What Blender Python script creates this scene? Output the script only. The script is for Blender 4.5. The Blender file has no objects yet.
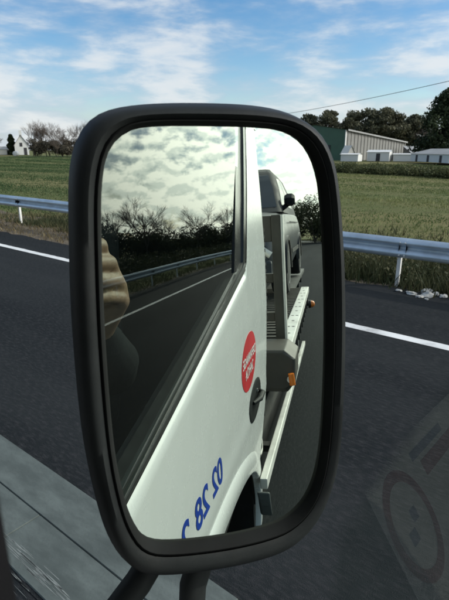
import bpy, bmesh, math, random
import numpy as np
from mathutils import Vector, Matrix
R = math.radians
PI = math.pi
random.seed(7)
S = bpy.context.scene
COL = S.collection

# ---------------------------------------------------------------- camera
CAM = Vector((0.0, 0.0, 2.2))
YAW, PITCH = R(51.4), R(17.19)
FW = Vector((math.sin(YAW) * math.cos(PITCH), math.cos(YAW) * math.cos(PITCH), -math.sin(PITCH)))
RT = Vector((math.cos(YAW), -math.sin(YAW), 0.0))
UP = RT.cross(FW)
cam_data = bpy.data.cameras.new('camera')
cam = bpy.data.objects.new('camera', cam_data)
COL.objects.link(cam)
cam.location = CAM
cam.rotation_euler = Matrix((RT, UP, -FW)).transposed().to_euler()
cam_data.sensor_fit = 'VERTICAL'
cam_data.sensor_height = 24.0
cam_data.lens = 24.0 * 485.0 / 600.0
cam_data.clip_start = 0.002
cam_data.clip_end = 6000.0
cam_data.dof.use_dof = True          # phone lens: pupil under 2 mm, focused on the mirror
cam_data.dof.focus_distance = 0.75
cam_data.dof.aperture_fstop = 14.0
S.camera = cam

# ---------------------------------------------------------------- sky, sun, exposure
SUN_AZ, SUN_EL = R(143.0), R(30.0)
SUN = Vector((math.sin(SUN_AZ) * math.cos(SUN_EL), math.cos(SUN_AZ) * math.cos(SUN_EL), math.sin(SUN_EL)))
world = bpy.data.worlds.new('World')
S.world = world
world.use_nodes = True
nt = world.node_tree
nt.nodes.clear()


class NB:
    """short node builder"""
    def __init__(self, tree):
        self.t = tree

    def n(self, typ, **kw):
        nd = self.t.nodes.new(typ)
        for k, v in kw.items():
            setattr(nd, k, v)
        return nd

    def put(self, sock, v):
        if isinstance(v, bpy.types.NodeSocket):
            self.t.links.new(v, sock)
        elif v is not None:
            if sock.type in ('RGBA',) and len(v) == 3:
                v = (*v, 1.0)
            sock.default_value = v

    def math(self, op, a, b=None, c=None, clamp=False):
        nd = self.n('ShaderNodeMath', operation=op, use_clamp=clamp)
        for i, v in enumerate((a, b, c)):
            if v is not None:
                self.put(nd.inputs[i], v)
        return nd.outputs[0]

    def vmath(self, op, a, b=None):
        nd = self.n('ShaderNodeVectorMath', operation=op)
        self.put(nd.inputs[0], a)
        if b is not None:
            self.put(nd.inputs[1], b)
        return nd.outputs['Value'] if op in ('DOT_PRODUCT', 'LENGTH') else nd.outputs[0]

    def noise(self, vec, scale, detail=4.0, rough=0.55, dist=0.0, lac=2.0):
        nd = self.n('ShaderNodeTexNoise')
        self.put(nd.inputs['Vector'], vec)
        nd.inputs['Scale'].default_value = scale
        nd.inputs['Detail'].default_value = detail
        nd.inputs['Roughness'].default_value = rough
        nd.inputs['Distortion'].default_value = dist
        nd.inputs['Lacunarity'].default_value = lac
        return nd.outputs[0]

    def maprange(self, v, a, b, c=0.0, d=1.0, smooth=True):
        nd = self.n('ShaderNodeMapRange')
        nd.interpolation_type = 'SMOOTHSTEP' if smooth else 'LINEAR'
        for i, x in enumerate((v, a, b, c, d)):
            self.put(nd.inputs[i], x)
        return nd.outputs[0]

    def mix(self, f, a, b, blend='MIX'):
        nd = self.n('ShaderNodeMix', data_type='RGBA', blend_type=blend)
        self.put(nd.inputs['Factor'], f)
        self.put(nd.inputs[6], a)
        self.put(nd.inputs[7], b)
        return nd.outputs[2]

    def xyz(self, x, y, z):
        nd = self.n('ShaderNodeCombineXYZ')
        for i, v in enumerate((x, y, z)):
            self.put(nd.inputs[i], v)
        return nd.outputs[0]


w = NB(nt)
sky = w.n('ShaderNodeTexSky')
sky.sky_type = 'NISHITA'
sky.sun_disc = False
sky.sun_elevation = SUN_EL
sky.sun_rotation = SUN_AZ
sky.air_density = 1.0
sky.dust_density = 0.6
sky.ozone_density = 1.6
bg_sky = w.n('ShaderNodeBackground')
bg_sky.inputs[1].default_value = 0.15
hs = w.n('ShaderNodeHueSaturation')
hs.inputs['Saturation'].default_value = 1.35
nt.links.new(sky.outputs[0], hs.inputs['Color'])
nt.links.new(hs.outputs[0], bg_sky.inputs[0])
tc = w.n('ShaderNodeTexCoord')
dirv = w.vmath('NORMALIZE', tc.outputs['Generated'])
sx = w.n('ShaderNodeSeparateXYZ')
w.put(sx.inputs[0], dirv)
zc = w.math('ADD', w.math('MAXIMUM', sx.outputs[2], 0.0), 0.16)
pv = w.xyz(w.math('DIVIDE', sx.outputs[0], zc), w.math('DIVIDE', sx.outputs[1], zc), 0.37)
rear = w.maprange(w.math('MULTIPLY', sx.outputs[1], -1.0), 0.1, 0.75)      # broken puffy cloud behind, thin streaky cloud ahead
big = w.noise(w.vmath('MULTIPLY', dirv, (1.0, 1.0, 2.2)), 3.0, 3, 0.5, 0.4)
wisp = w.noise(w.vmath('MULTIPLY', w.vmath('ADD', dirv, (0.3, 0.1, 0.0)), (1.0, 1.0, 3.6)), 6.5, 9, 0.57, 0.15)
puff = w.noise(w.vmath('MULTIPLY', dirv, (1.0, 1.0, 1.6)), 25.0, 7, 0.55, 0.12)
puff_hi = w.noise(w.vmath('MULTIPLY', w.vmath('ADD', dirv, (0.0, 0.0, 0.010)), (1.0, 1.0, 1.6)), 25.0, 7, 0.55, 0.12)
dens_f = w.math('ADD', w.math('MULTIPLY', wisp, 0.75), w.math('MULTIPLY', big, 0.45))
dens_f = w.math('ADD', dens_f, w.maprange(sx.outputs[2], 0.0, 0.17, 0.15, -0.02, smooth=False))
mask_f = w.math('MULTIPLY', w.maprange(dens_f, 0.42, 0.78), 0.90)
dens_r = w.math('ADD', puff, w.math('MULTIPLY', w.math('SUBTRACT', big, 0.5), 0.5))
dens_r = w.math('ADD', dens_r, w.maprange(sx.outputs[2], 0.0, 0.22, 0.13, 0.03))
mask_r = w.math('MULTIPLY', w.maprange(dens_r, 0.33, 0.57), 0.96)
mask = w.math('ADD', w.math('MULTIPLY', mask_f, w.math('SUBTRACT', 1.0, rear)), w.math('MULTIPLY', mask_r, rear))
glow = w.math('POWER', w.math('MAXIMUM', w.vmath('DOT_PRODUCT', dirv, tuple(SUN)), 0.0), 6.0)
shade_f = w.maprange(w.math('ADD', wisp, w.math('MULTIPLY', big, 0.3)), 0.55, 0.78)
shade_r = w.maprange(w.math('ADD', w.math('SUBTRACT', puff_hi, puff), w.math('MULTIPLY', w.math('SUBTRACT', big, 0.5), -0.25)), -0.08, 0.09, 1.0, 0.0)
ccol_f = w.mix(shade_f, (0.56, 0.67, 0.82), (0.90, 0.94, 0.97))
ccol_r = w.mix(shade_r, (0.70, 0.735, 0.70), (1.0, 0.99, 0.92))
ccol = w.mix(rear, ccol_f, ccol_r)
cstr = w.math('ADD', 0.88, w.math('MULTIPLY', glow, 7.2))
cstr = w.math('ADD', cstr, w.math('MULTIPLY', rear, 0.10))
bg_c = w.n('ShaderNodeBackground')
w.put(bg_c.inputs[0], ccol)
w.put(bg_c.inputs[1], cstr)
mixw = w.n('ShaderNodeMixShader')
w.put(mixw.inputs[0], mask)
nt.links.new(bg_sky.outputs[0], mixw.inputs[1])
nt.links.new(bg_c.outputs[0], mixw.inputs[2])
outw = w.n('ShaderNodeOutputWorld')
nt.links.new(mixw.outputs[0], outw.inputs[0])

sun_d = bpy.data.lights.new('sun', 'SUN')
sun_d.energy = 2.3
sun_d.angle = R(0.53)
sun_d.color = (1.0, 0.94, 0.84)
sun = bpy.data.objects.new('sun', sun_d)
COL.objects.link(sun)
sun.rotation_euler = SUN.to_track_quat('Z', 'Y').to_euler()
sun.location = (0, 0, 60)

S.view_settings.view_transform = 'Standard'
S.view_settings.look = 'None'
S.view_settings.exposure = 0.0
S.view_settings.gamma = 1.0
S.view_settings.use_curve_mapping = False
S.render.engine = 'CYCLES'
S.cycles.max_bounces = 10
S.cycles.transparent_max_bounces = 24
S.cycles.glossy_bounces = 8


# ---------------------------------------------------------------- materials
def newmat(name):
    m = bpy.data.materials.new(name)
    m.use_nodes = True
    m.node_tree.nodes.clear()
    b = NB(m.node_tree)
    out = b.n('ShaderNodeOutputMaterial')
    return m, b, out


def principled(b, out, col, rough=0.6, metal=0.0, spec=0.5, bump=None, coat=0.0):
    p = b.n('ShaderNodeBsdfPrincipled')
    b.put(p.inputs['Base Color'], col)
    b.put(p.inputs['Roughness'], rough)
    p.inputs['Metallic'].default_value = metal
    p.inputs['Specular IOR Level'].default_value = spec
    p.inputs['Coat Weight'].default_value = coat
    p.inputs['Coat Roughness'].default_value = 0.06
    if bump:
        h, st, dist = bump
        bn = b.n('ShaderNodeBump')
        b.put(bn.inputs['Height'], h)
        bn.inputs['Strength'].default_value = st
        bn.inputs['Distance'].default_value = dist
        b.t.links.new(bn.outputs[0], p.inputs['Normal'])
    b.t.links.new(p.outputs[0], out.inputs[0])
    return p


def simple(name, col, rough=0.6, metal=0.0, var=0.15, scale=6.0, bump=0.0, bscale=60.0, spec=0.5, coat=0.0, dirt=None, bdist=0.003):
    """base colour with soft noise variation, optional grain"""
    m, b, out = newmat(name)
    tcn = b.n('ShaderNodeTexCoord')
    n1 = b.noise(tcn.outputs['Object'], scale, 6, 0.6)
    c2 = tuple(max(0, c * (1 - var)) for c in col)
    c3 = tuple(min(1, c * (1 + var)) for c in col)
    c = b.mix(b.maprange(n1, 0.3, 0.7), c2, c3)
    if dirt:
        n2 = b.noise(tcn.outputs['Object'], scale * 0.6, 8, 0.7)
        c = b.mix(b.math('MULTIPLY', b.maprange(n2, 0.5, 0.75), dirt[1]), c, dirt[0])
    bp = None
    if bump:
        bp = (b.noise(tcn.outputs['Object'], bscale, 5, 0.6), bump, bdist)
    rr = b.maprange(n1, 0.2, 0.8, max(0.02, rough - 0.07), min(1, rough + 0.07))
    principled(b, out, c, rr, metal, spec, bp, coat)
    return m


M = {}
M['black_plastic'] = simple('black_plastic', (0.0150, 0.0175, 0.0175), 0.52, bump=0.25, bscale=900, var=0.3, scale=9, spec=0.13, dirt=((0.050, 0.050, 0.047), 0.35), bdist=0.0006)
M['gloss_black'] = simple('gloss_black', (0.012, 0.012, 0.013), 0.25, var=0.2)
M['rubber'] = simple('rubber', (0.014, 0.014, 0.014), 0.6, var=0.3, scale=20)
M['shaded_bezel'] = simple('shaded_bezel', (0.008, 0.009, 0.009), 0.7, var=0.3, scale=20, spec=0.08)  # blacker tone for the inner bezel, shade put into its colour
M['grey_strip'] = simple('grey_strip', (0.055, 0.06, 0.06), 0.4, var=0.2)
M['white_paint'] = simple('white_paint', (0.74, 0.75, 0.73), 0.22, var=0.025, scale=2.0, coat=0.5, dirt=((0.55, 0.55, 0.50), 0.25))
m, b, out = newmat('door_paint')
tcn = b.n('ShaderNodeTexCoord')
n1 = b.noise(b.vmath('MULTIPLY', tcn.outputs['Object'], (1, 6.0, 1.0)), 2.4, 8, 0.65, 0.3)
n2 = b.noise(tcn.outputs['Object'], 9, 9, 0.7)
n3 = b.noise(tcn.outputs['Object'], 130, 3, 0.6)
c = b.mix(b.maprange(n1, 0.35, 0.75), (0.72, 0.73, 0.71), (0.70, 0.71, 0.685))
c = b.mix(b.math('MULTIPLY', b.maprange(n2, 0.52, 0.78), 0.04), c, (0.50, 0.49, 0.45))
c = b.mix(b.math('MULTIPLY', b.maprange(n3, 0.66, 0.74), 0.22), c, (0.40, 0.34, 0.30))
wv = b.noise(tcn.outputs['Object'], 2.2, 2, 0.4)
principled(b, out, c, b.maprange(n2, 0.3, 0.7, 0.24, 0.29), 0, 0.5, (wv, 0.05, 0.02), 0.3)
M['door_paint'] = m
M['red_film'] = simple('red_film', (0.55, 0.022, 0.03), 0.4, var=0.08)
M['paper'] = simple('paper', (0.46, 0.48, 0.46), 0.8, var=0.05)
M['ring_red'] = simple('ring_red', (0.25, 0.10, 0.095), 0.6)
M['mark_blue'] = simple('mark_blue', (0.15, 0.18, 0.25), 0.6)
M['white_film'] = simple('white_film', (0.8, 0.78, 0.76), 0.4, var=0.05)
M['blue_film'] = simple('blue_film', (0.012, 0.05, 0.33), 0.35, var=0.08)
M['dark_trim'] = simple('dark_trim', (0.014, 0.015, 0.016), 0.7, var=0.25, bump=0.2, bscale=300)
M['seat_cloth'] = simple('seat_cloth', (0.014, 0.016, 0.018), 0.9, var=0.3, bump=0.3, bscale=400)
M['galv'] = simple('galvanised_steel', (0.46, 0.54, 0.61), 0.40, metal=0.45, var=0.12, scale=3.0, dirt=((0.30, 0.30, 0.29), 0.25))
M['post_steel'] = simple('post_steel', (0.62, 0.62, 0.60), 0.5, metal=0.1, var=0.1, scale=5.0, dirt=((0.35, 0.32, 0.27), 0.4))
M['alu'] = simple('aluminium', (0.72, 0.71, 0.66), 0.45, metal=0.2, var=0.12, scale=4, dirt=((0.3, 0.27, 0.22), 0.5))
M['weathered_steel'] = simple('weathered_steel', (0.060, 0.055, 0.044), 0.6, metal=0.1, var=0.3, scale=5, dirt=((0.11, 0.08, 0.06), 0.6))
M['chassis'] = simple('chassis_black', (0.010, 0.010, 0.010), 0.5, var=0.4, scale=8, dirt=((0.045, 0.04, 0.033), 0.4))
M['box_brown'] = simple('toolbox_paint', (0.052, 0.047, 0.038), 0.55, var=0.15, scale=6, dirt=((0.08, 0.07, 0.055), 0.5))
M['bed_mesh'] = simple('bed_plate', (0.085, 0.085, 0.08), 0.6, metal=0.2, var=0.4, scale=14, bump=0.6, bscale=60)
M['car_paint'] = simple('car_paint', (0.060, 0.065, 0.070), 0.36, metal=0.1, var=0.08, coat=0.0, spec=0.18)
M['car_roof'] = simple('car_roof', (0.030, 0.033, 0.037), 0.6, var=0.1, spec=0.10)
M['car_glass'] = simple('car_glass', (0.020, 0.034, 0.052), 0.10, var=0.1, spec=0.08)
M['chrome'] = simple('chrome', (0.7, 0.7, 0.7), 0.12, metal=1.0, var=0.05)
M['lamp_clear'] = simple('lamp_clear', (0.6, 0.62, 0.64), 0.1, metal=0.4, var=0.1)
M['tyre'] = simple('tyre', (0.017, 0.017, 0.018), 0.8, var=0.3, scale=12, dirt=((0.05, 0.045, 0.04), 0.5))
M['rim'] = simple('rim', (0.35, 0.35, 0.35), 0.35, metal=0.8, var=0.1)
M['amber'] = simple('amber_lens', (0.75, 0.20, 0.03), 0.25, var=0.1)
M['mudflap'] = simple('mudflap', (0.11, 0.12, 0.115), 0.5, var=0.15)
M['line_paint'] = simple('line_paint', (0.58, 0.59, 0.58), 0.7, var=0.08, scale=2.5, dirt=((0.22, 0.22, 0.215), 0.75))
M['worn_paint'] = simple('worn_paint', (0.16, 0.175, 0.165), 0.8, var=0.3, scale=9)
M['wall_white'] = simple('white_render', (0.56, 0.57, 0.56), 0.8, var=0.06, scale=0.3)
M['wall_cream'] = simple('cream_render', (0.60, 0.58, 0.53), 0.85, var=0.08, scale=0.3)
M['slate'] = simple('slate_roof', (0.12, 0.12, 0.13), 0.7, var=0.2, scale=1.0)
M['barn_grey'] = simple('barn_sheeting', (0.175, 0.175, 0.165), 0.7, var=0.16, scale=0.35, dirt=((0.16, 0.15, 0.13), 0.4))
M['barn_green'] = simple('barn_green', (0.045, 0.10, 0.065), 0.6, var=0.12, scale=0.4)
M['shed_grey'] = simple('shed_roof', (0.24, 0.245, 0.24), 0.7, var=0.12, scale=0.4)
M['dark_open'] = simple('dark_opening', (0.03, 0.03, 0.035), 0.8, var=0.2)
M['bark'] = simple('bark', (0.085, 0.065, 0.05), 0.9, var=0.3, scale=2.0)
M['bare_twig'] = simple('bare_twig', (0.075, 0.058, 0.048), 0.9, var=0.3, scale=1.5)
M['wood_pole'] = simple('wood_pole', (0.13, 0.10, 0.075), 0.9, var=0.25, scale=2.0)
M['cable'] = simple('cable', (0.03, 0.03, 0.03), 0.6)
M['stone_pale'] = simple('stone_pale', (0.36, 0.36, 0.34), 0.85, var=0.3, scale=18, bump=0.6, bscale=70)
M['jacket'] = simple('jacket', (0.012, 0.014, 0.016), 0.9, var=0.3, scale=9, bump=0.3, bscale=120, spec=0.08)
M['trousers'] = simple('trousers', (0.03, 0.035, 0.06), 0.85, var=0.2)
M['skin'] = simple('skin', (0.27, 0.155, 0.10), 0.5, var=0.10, scale=40, bump=0.15, bscale=350)
M['hair'] = simple('hair', (0.03, 0.02, 0.014), 0.6, var=0.3, scale=60)
M['phone_black'] = simple('phone_black', (0.02, 0.02, 0.022), 0.25)


def leafmat(name, dark, light, rough=0.75, trans=0.25):
    m, b, out = newmat(name)
    at = b.n('ShaderNodeAttribute', attribute_name='tint')
    c = b.mix(at.outputs['Fac'], dark, light)
    p = b.n('ShaderNodeBsdfPrincipled')
    b.put(p.inputs['Base Color'], c)
    p.inputs['Roughness'].default_value = rough
    p.inputs['Specular IOR Level'].default_value = 0.25
    tr = b.n('ShaderNodeBsdfTranslucent')
    b.put(tr.inputs[0], c)
    mx = b.n('ShaderNodeMixShader')
    mx.inputs[0].default_value = trans
    b.t.links.new(p.outputs[0], mx.inputs[1])
    b.t.links.new(tr.outputs[0], mx.inputs[2])
    b.t.links.new(mx.outputs[0], out.inputs[0])
    return m


M['pine'] = leafmat('pine_needles', (0.040, 0.048, 0.032), (0.13, 0.125, 0.075))  # needles lightened so the colour carries the distance haze
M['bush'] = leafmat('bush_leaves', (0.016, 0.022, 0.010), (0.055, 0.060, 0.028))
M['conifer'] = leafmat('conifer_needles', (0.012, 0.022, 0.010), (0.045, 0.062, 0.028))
M['hedge'] = leafmat('hedge_leaves', (0.045, 0.060, 0.024), (0.12, 0.125, 0.055))
M['field_grass'] = leafmat('field_grass', (0.062, 0.105, 0.034), (0.215, 0.220, 0.090))
M['green_grass'] = leafmat('green_grass', (0.034, 0.066, 0.024), (0.090, 0.118, 0.050))
M['weeds'] = leafmat('weeds', (0.028, 0.040, 0.016), (0.105, 0.098, 0.048))
M['dry_grass'] = leafmat('dry_grass', (0.075, 0.055, 0.028), (0.26, 0.21, 0.11))
M['shrub'] = leafmat('shrub_twigs', (0.040, 0.038, 0.028), (0.095, 0.082, 0.060), trans=0.1)

# mirror glass
m, b, out = newmat('mirror_silver')
g = b.n('ShaderNodeBsdfGlossy')
g.inputs['Color'].default_value = (0.72, 0.80, 0.70, 1)
g.inputs['Roughness'].default_value = 0.0
b.t.links.new(g.outputs[0], out.inputs[0])
M['mirror'] = m


def panemat(name, f0, tint, gain=1.0):
    m, b, out = newmat(name)
    lw = b.n('ShaderNodeLayerWeight')
    lw.inputs['Blend'].default_value = 0.5
    f = b.math('ADD', f0, b.math('MULTIPLY', b.math('POWER', lw.outputs['Facing'], 3.7), (1 - f0) * gain), clamp=True)
    gl = b.n('ShaderNodeBsdfGlossy')
    gl.inputs['Roughness'].default_value = 0.0
    gl.inputs['Color'].default_value = (1, 1, 1, 1)
    tr = b.n('ShaderNodeBsdfTransparent')
    tr.inputs[0].default_value = (*tint, 1)
    mx = b.n('ShaderNodeMixShader')
    b.put(mx.inputs[0], f)
    b.t.links.new(tr.outputs[0], mx.inputs[1])
    b.t.links.new(gl.outputs[0], mx.inputs[2])
    b.t.links.new(mx.outputs[0], out.inputs[0])
    return m


M['pane'] = panemat('tinted_pane', 0.045, (0.82, 0.87, 0.84), 0.84)
M['screen'] = panemat('windscreen_pane', 0.07, (0.8, 0.85, 0.82), 0.8)

# asphalt
m, b, out = newmat('asphalt')
geo = b.n('ShaderNodeNewGeometry')
P = geo.outputs['Position']
n1 = b.noise(b.vmath('MULTIPLY', P, (0.9, 0.12, 1)), 0.8, 6, 0.6)
n2 = b.noise(b.vmath('MULTIPLY', P, (1.0, 0.28, 1)), 42, 5, 0.7)
n3 = b.noise(P, 150, 3, 0.6)
c = b.mix(b.maprange(n1, 0.3, 0.7), (0.0085, 0.0110, 0.0125), (0.023, 0.0265, 0.0275))
c = b.mix(b.maprange(n2, 0.42, 0.72), c, (0.032, 0.033, 0.035))
c = b.mix(b.math('MULTIPLY', b.maprange(n3, 0.6, 0.8), 0.5), c, (0.10, 0.098, 0.092))
principled(b, out, c, 0.88, 0, 0.07, (b.math('ADD', n2, n3), 0.6, 0.012))
M['asphalt'] = m
# concrete
m, b, out = newmat('concrete')
geo = b.n('ShaderNodeNewGeometry')
P = geo.outputs['Position']
n1 = b.noise(b.vmath('MULTIPLY', P, (2.4, 0.8, 1)), 2.2, 8, 0.65)
n2 = b.noise(P, 60, 5, 0.65)
sp = b.noise(b.vmath('ADD', P, (3.1, 1.7, 0)), 6.5, 1, 0.4)
c = b.mix(b.maprange(n1, 0.3, 0.72), (0.052, 0.064, 0.060), (0.105, 0.125, 0.117))
c = b.mix(b.math('MULTIPLY', b.maprange(n2, 0.5, 0.75), 0.4), c, (0.06, 0.066, 0.062))
c = b.mix(b.maprange(sp, 0.74, 0.79), c, (0.03, 0.032, 0.032))
principled(b, out, c, 0.85, 0, 0.3, (n2, 0.3, 0.006))
M['concrete'] = m
# ground: dirt verge, then grass soil
m, b, out = newmat('grass_soil')
geo = b.n('ShaderNodeNewGeometry')
P = geo.outputs['Position']
n1 = b.noise(b.vmath('MULTIPLY', P, (0.10, 0.05, 1)), 1.0, 7, 0.6, 0.4)
n2 = b.noise(P, 1.6, 7, 0.65)
n3 = b.noise(P, 22, 5, 0.7)
gcol = b.mix(b.maprange(n1, 0.35, 0.65), (0.075, 0.10, 0.030), (0.175, 0.155, 0.066))
gcol = b.mix(b.math('MULTIPLY', b.maprange(n2, 0.45, 0.7), 0.6), gcol, (0.10, 0.085, 0.04))
gcol = b.mix(b.math('MULTIPLY', b.maprange(n3, 0.4, 0.7), 0.5), gcol, (0.045, 0.06, 0.018))
principled(b, out, gcol, 0.95, 0, 0.15, (n3, 0.8, 0.05))
M['soil'] = m
M['dirt'] = simple('verge_dirt', (0.085, 0.066, 0.042), 0.95, var=0.35, scale=3.0, bump=0.7, bscale=30, dirt=((0.17, 0.14, 0.09), 0.5), bdist=0.02)


# ---------------------------------------------------------------- mesh helpers
class MB:
    def __init__(self):
        self.v, self.f, self.mi, self.cur = [], [], [], 0

    def add(self, verts, faces):
        o = len(self.v)
        self.v += [tuple(p) for p in verts]
        self.f += [tuple(i + o for i in fc) for fc in faces]
        self.mi += [self.cur] * len(faces)
        return self

    def box(self, x0, x1, y0, y1, z0, z1):
        v = [(x, y, z) for z in (z0, z1) for y in (y0, y1) for x in (x0, x1)]
        return self.add(v, [(0, 2, 3, 1), (4, 5, 7, 6), (0, 1, 5, 4), (2, 6, 7, 3), (0, 4, 6, 2), (1, 3, 7, 5)])

    def obox(self, c, ax, ay, az):
        """oriented box: centre and three half-axis vectors"""
        c, ax, ay, az = map(Vector, (c, ax, ay, az))
        v = [c + ax * i + ay * j + az * k for k in (-1, 1) for j in (-1, 1) for i in (-1, 1)]
        return self.add(v, [(0, 2, 3, 1), (4, 5, 7, 6), (0, 1, 5, 4), (2, 6, 7, 3), (0, 4, 6, 2), (1, 3, 7, 5)])

    def tube(self, pts, rad, n=8, cap=True):
        pts = [Vector(p) for p in pts]
        if not hasattr(rad, '__len__'):
            rad = [rad] * len(pts)
        loops = []
        ref = None
        for i, p in enumerate(pts):
            t = (pts[min(i + 1, len(pts) - 1)] - pts[max(i - 1, 0)]).normalized()
            if ref is None:
                ref = Vector((0, 0, 1)) if abs(t.z) < 0.9 else Vector((1, 0, 0))
            a = t.cross(ref).normalized()
            bb = a.cross(t).normalized()
            ref = bb
            loops.append([p + (a * math.cos(2 * PI * k / n) + bb * math.sin(2 * PI * k / n)) * rad[i] for k in range(n)])
        return self.loft(loops, True, cap)

    def loft(self, loops, closed=True, cap=True):
        n = len(loops[0])
        v = [p for l in loops for p in l]
        f = []
        for i in range(len(loops) - 1):
            for k in range(n if closed else n - 1):
                a, bb = i * n + k, i * n + (k + 1) % n
                f.append((a, bb, bb + n, a + n))
        if cap and closed:
            f.append(tuple(range(n))[::-1])
            f.append(tuple((len(loops) - 1) * n + k for k in range(n)))
        return self.add(v, f)

    def lathe(self, prof, axis='x', c=(0, 0, 0), n=32):
        """prof: list of (along, radius)"""
        loops = []
        for a, r in prof:
            l = []
            for k in range(n):
                t = 2 * PI * k / n
                q = (a, r * math.cos(t), r * math.sin(t)) if axis == 'x' else ((r * math.cos(t), r * math.sin(t), a) if axis == 'z' else (r * math.cos(t), a, r * math.sin(t)))
                l.append((q[0] + c[0], q[1] + c[1], q[2] + c[2]))
            loops.append(l)
        return self.loft(loops, True, True)

    def build(self, name, mats, parent=None, smooth=None, bevel=0.0, recalc=True):
        me = bpy.data.meshes.new(name)
        me.from_pydata(self.v, [], self.f)
        if not isinstance(mats, (list, tuple)):
            mats = [mats]
        for mm in mats:
            me.materials.append(M[mm] if isinstance(mm, str) else mm)
        if len(mats) > 1:
            me.polygons.foreach_set('material_index', self.mi)
        if recalc or bevel:
            bm = bmesh.new()
            bm.from_mesh(me)
            if recalc:
                bmesh.ops.recalc_face_normals(bm, faces=bm.faces)
            if bevel:
                ed = [e for e in bm.edges if len(e.link_faces) == 2 and e.calc_face_angle(0) > R(35)]
                bmesh.ops.bevel(bm, geom=ed, offset=bevel, segments=2, affect='EDGES', profile=0.6)
            bm.to_mesh(me)
            bm.free()
        if smooth is not None:
            me.polygons.foreach_set('use_smooth', [True] * len(me.polygons))
            if smooth < 180:
                me.set_sharp_from_angle(angle=R(smooth))
        o = bpy.data.objects.new(name, me)
        COL.objects.link(o)
        if parent is not None:
            o.parent = parent
        return o


def tag(o, label=None, cat=None, group=None, kind=None):
    for k, v in (('label', label), ('category', cat), ('group', group), ('kind', kind)):
        if v:
            o[k] = v
    return o


def empty(name, loc=(0, 0, 0), label=None, cat=None, group=None):
    o = bpy.data.objects.new(name, None)
    o.empty_display_size = 0.2
    o.location = loc
    COL.objects.link(o)
    return tag(o, label, cat, group)


def copy_tree(o, parent=None):
    c = o.copy()
    COL.objects.link(c)
    if parent is not None:
        c.parent = parent
    for ch in list(o.children):
        copy_tree(ch, c)
    return c


def np_mesh(name, verts, faces_flat, nper, mat, tint=None, parent=None):
    """fast mesh: verts (N,3) array, faces flat index array, nper verts per face, tint per face"""
    me = bpy.data.meshes.new(name)
    nf = len(faces_flat) // nper
    me.vertices.add(len(verts))
    me.vertices.foreach_set('co', np.asarray(verts, dtype=np.float32).ravel())
    me.loops.add(len(faces_flat))
    me.loops.foreach_set('vertex_index', np.asarray(faces_flat, dtype=np.int32))
    me.polygons.add(nf)
    me.polygons.foreach_set('loop_start', np.arange(0, nf * nper, nper, dtype=np.int32))
    me.update(calc_edges=True)
    me.materials.append(M[mat] if isinstance(mat, str) else mat)
    if tint is not None:
        at = me.attributes.new('tint', 'FLOAT', 'FACE')
        at.data.foreach_set('value', np.asarray(tint, dtype=np.float32))
    o = bpy.data.objects.new(name, me)
    COL.objects.link(o)
    if parent is not None:
        o.parent = parent
    return o


RNG = np.random.default_rng(11)


def bend(y):
    """the motorway bends away to the left behind the truck"""
    d = np.minimum(0.0, np.asarray(y, dtype=float) + 25.0)
    d = np.maximum(d, -120.0)
    return -0.0045 * d * d


def terrain(x, y):
    x = np.asarray(x, float)
    y = np.asarray(y, float)
    t = np.clip((y - 60) / 70.0, 0, 1)
    h = 0.9 * t * t * (3 - 2 * t)
    u_ = np.clip((x - 14) / 30.0, 0, 1)
    h = h + 0.18 * u_ * np.sin(x * 0.11 + 1.0) * np.cos(y * 0.07)
    return h - 0.03


# ================================================================ SETTING
gx = np.concatenate([-np.geomspace(3000, 15, 26), np.linspace(-13, 60, 60), np.geomspace(64, 3000, 30)])
gy = np.concatenate([-np.geomspace(3000, 130, 16), np.linspace(-120, 160, 90), np.geomspace(166, 3000, 26)])
X, Y = np.meshgrid(gx, gy, indexing='ij')
Z = terrain(X, Y)
nxg, nyg = X.shape
idx = np.arange(nxg * nyg).reshape(nxg, nyg)
fc = np.stack([idx[:-1, :-1], idx[1:, :-1], idx[1:, 1:], idx[:-1, 1:]], -1).reshape(-1)
ground = np_mesh('ground', np.stack([X, Y, Z], -1).reshape(-1, 3), fc, 4, 'soil')
tag(ground, kind='structure')


def strip(name, x0, x1, y0, y1, z, mat, step=2.0, edge=None, seed=0):
    ys = np.arange(y0, y1 + 0.01, step)
    rg = np.random.default_rng(seed)
    vs, fs = [], []
    for i, y in enumerate(ys):
        b0 = float(bend(y))
        xr = x1(y) if callable(x1) else x1
        xl = x0(y) if callable(x0) else x0
        if edge:
            xr += rg.uniform(-edge, edge)
        vs += [(xl + b0, y, z), (xr + b0, y, z)]
        if i:
            k = 2 * i
            fs.append((k - 2, k - 1, k + 1, k))
    mb = MB()
    mb.add(vs, fs)
    o = mb.build(name, mat, recalc=False)
    return tag(o, kind='structure')


def road_edge(y):
    t = min(1.0, max(0.0, (y - 4.0) / 6.0))
    return 7.85 - 1.1 * t * t * (3 - 2 * t)


strip('verge', lambda y: road_edge(y) - 0.5, lambda y: 8.3 + min(1.0, max(0.0, (y - 4) / 6)) * 1.0, -150, 300, -0.012, 'dirt', 1.0, 0.25, 3)
strip('road', -12.0, road_edge, -150, 300, 0.0, 'asphalt', 0.4, 0.07, 5)
strip('edge_line', 5.62, 5.78, -150, 300, 0.004, 'line_paint', 0.12, 0.008, 8)

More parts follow.
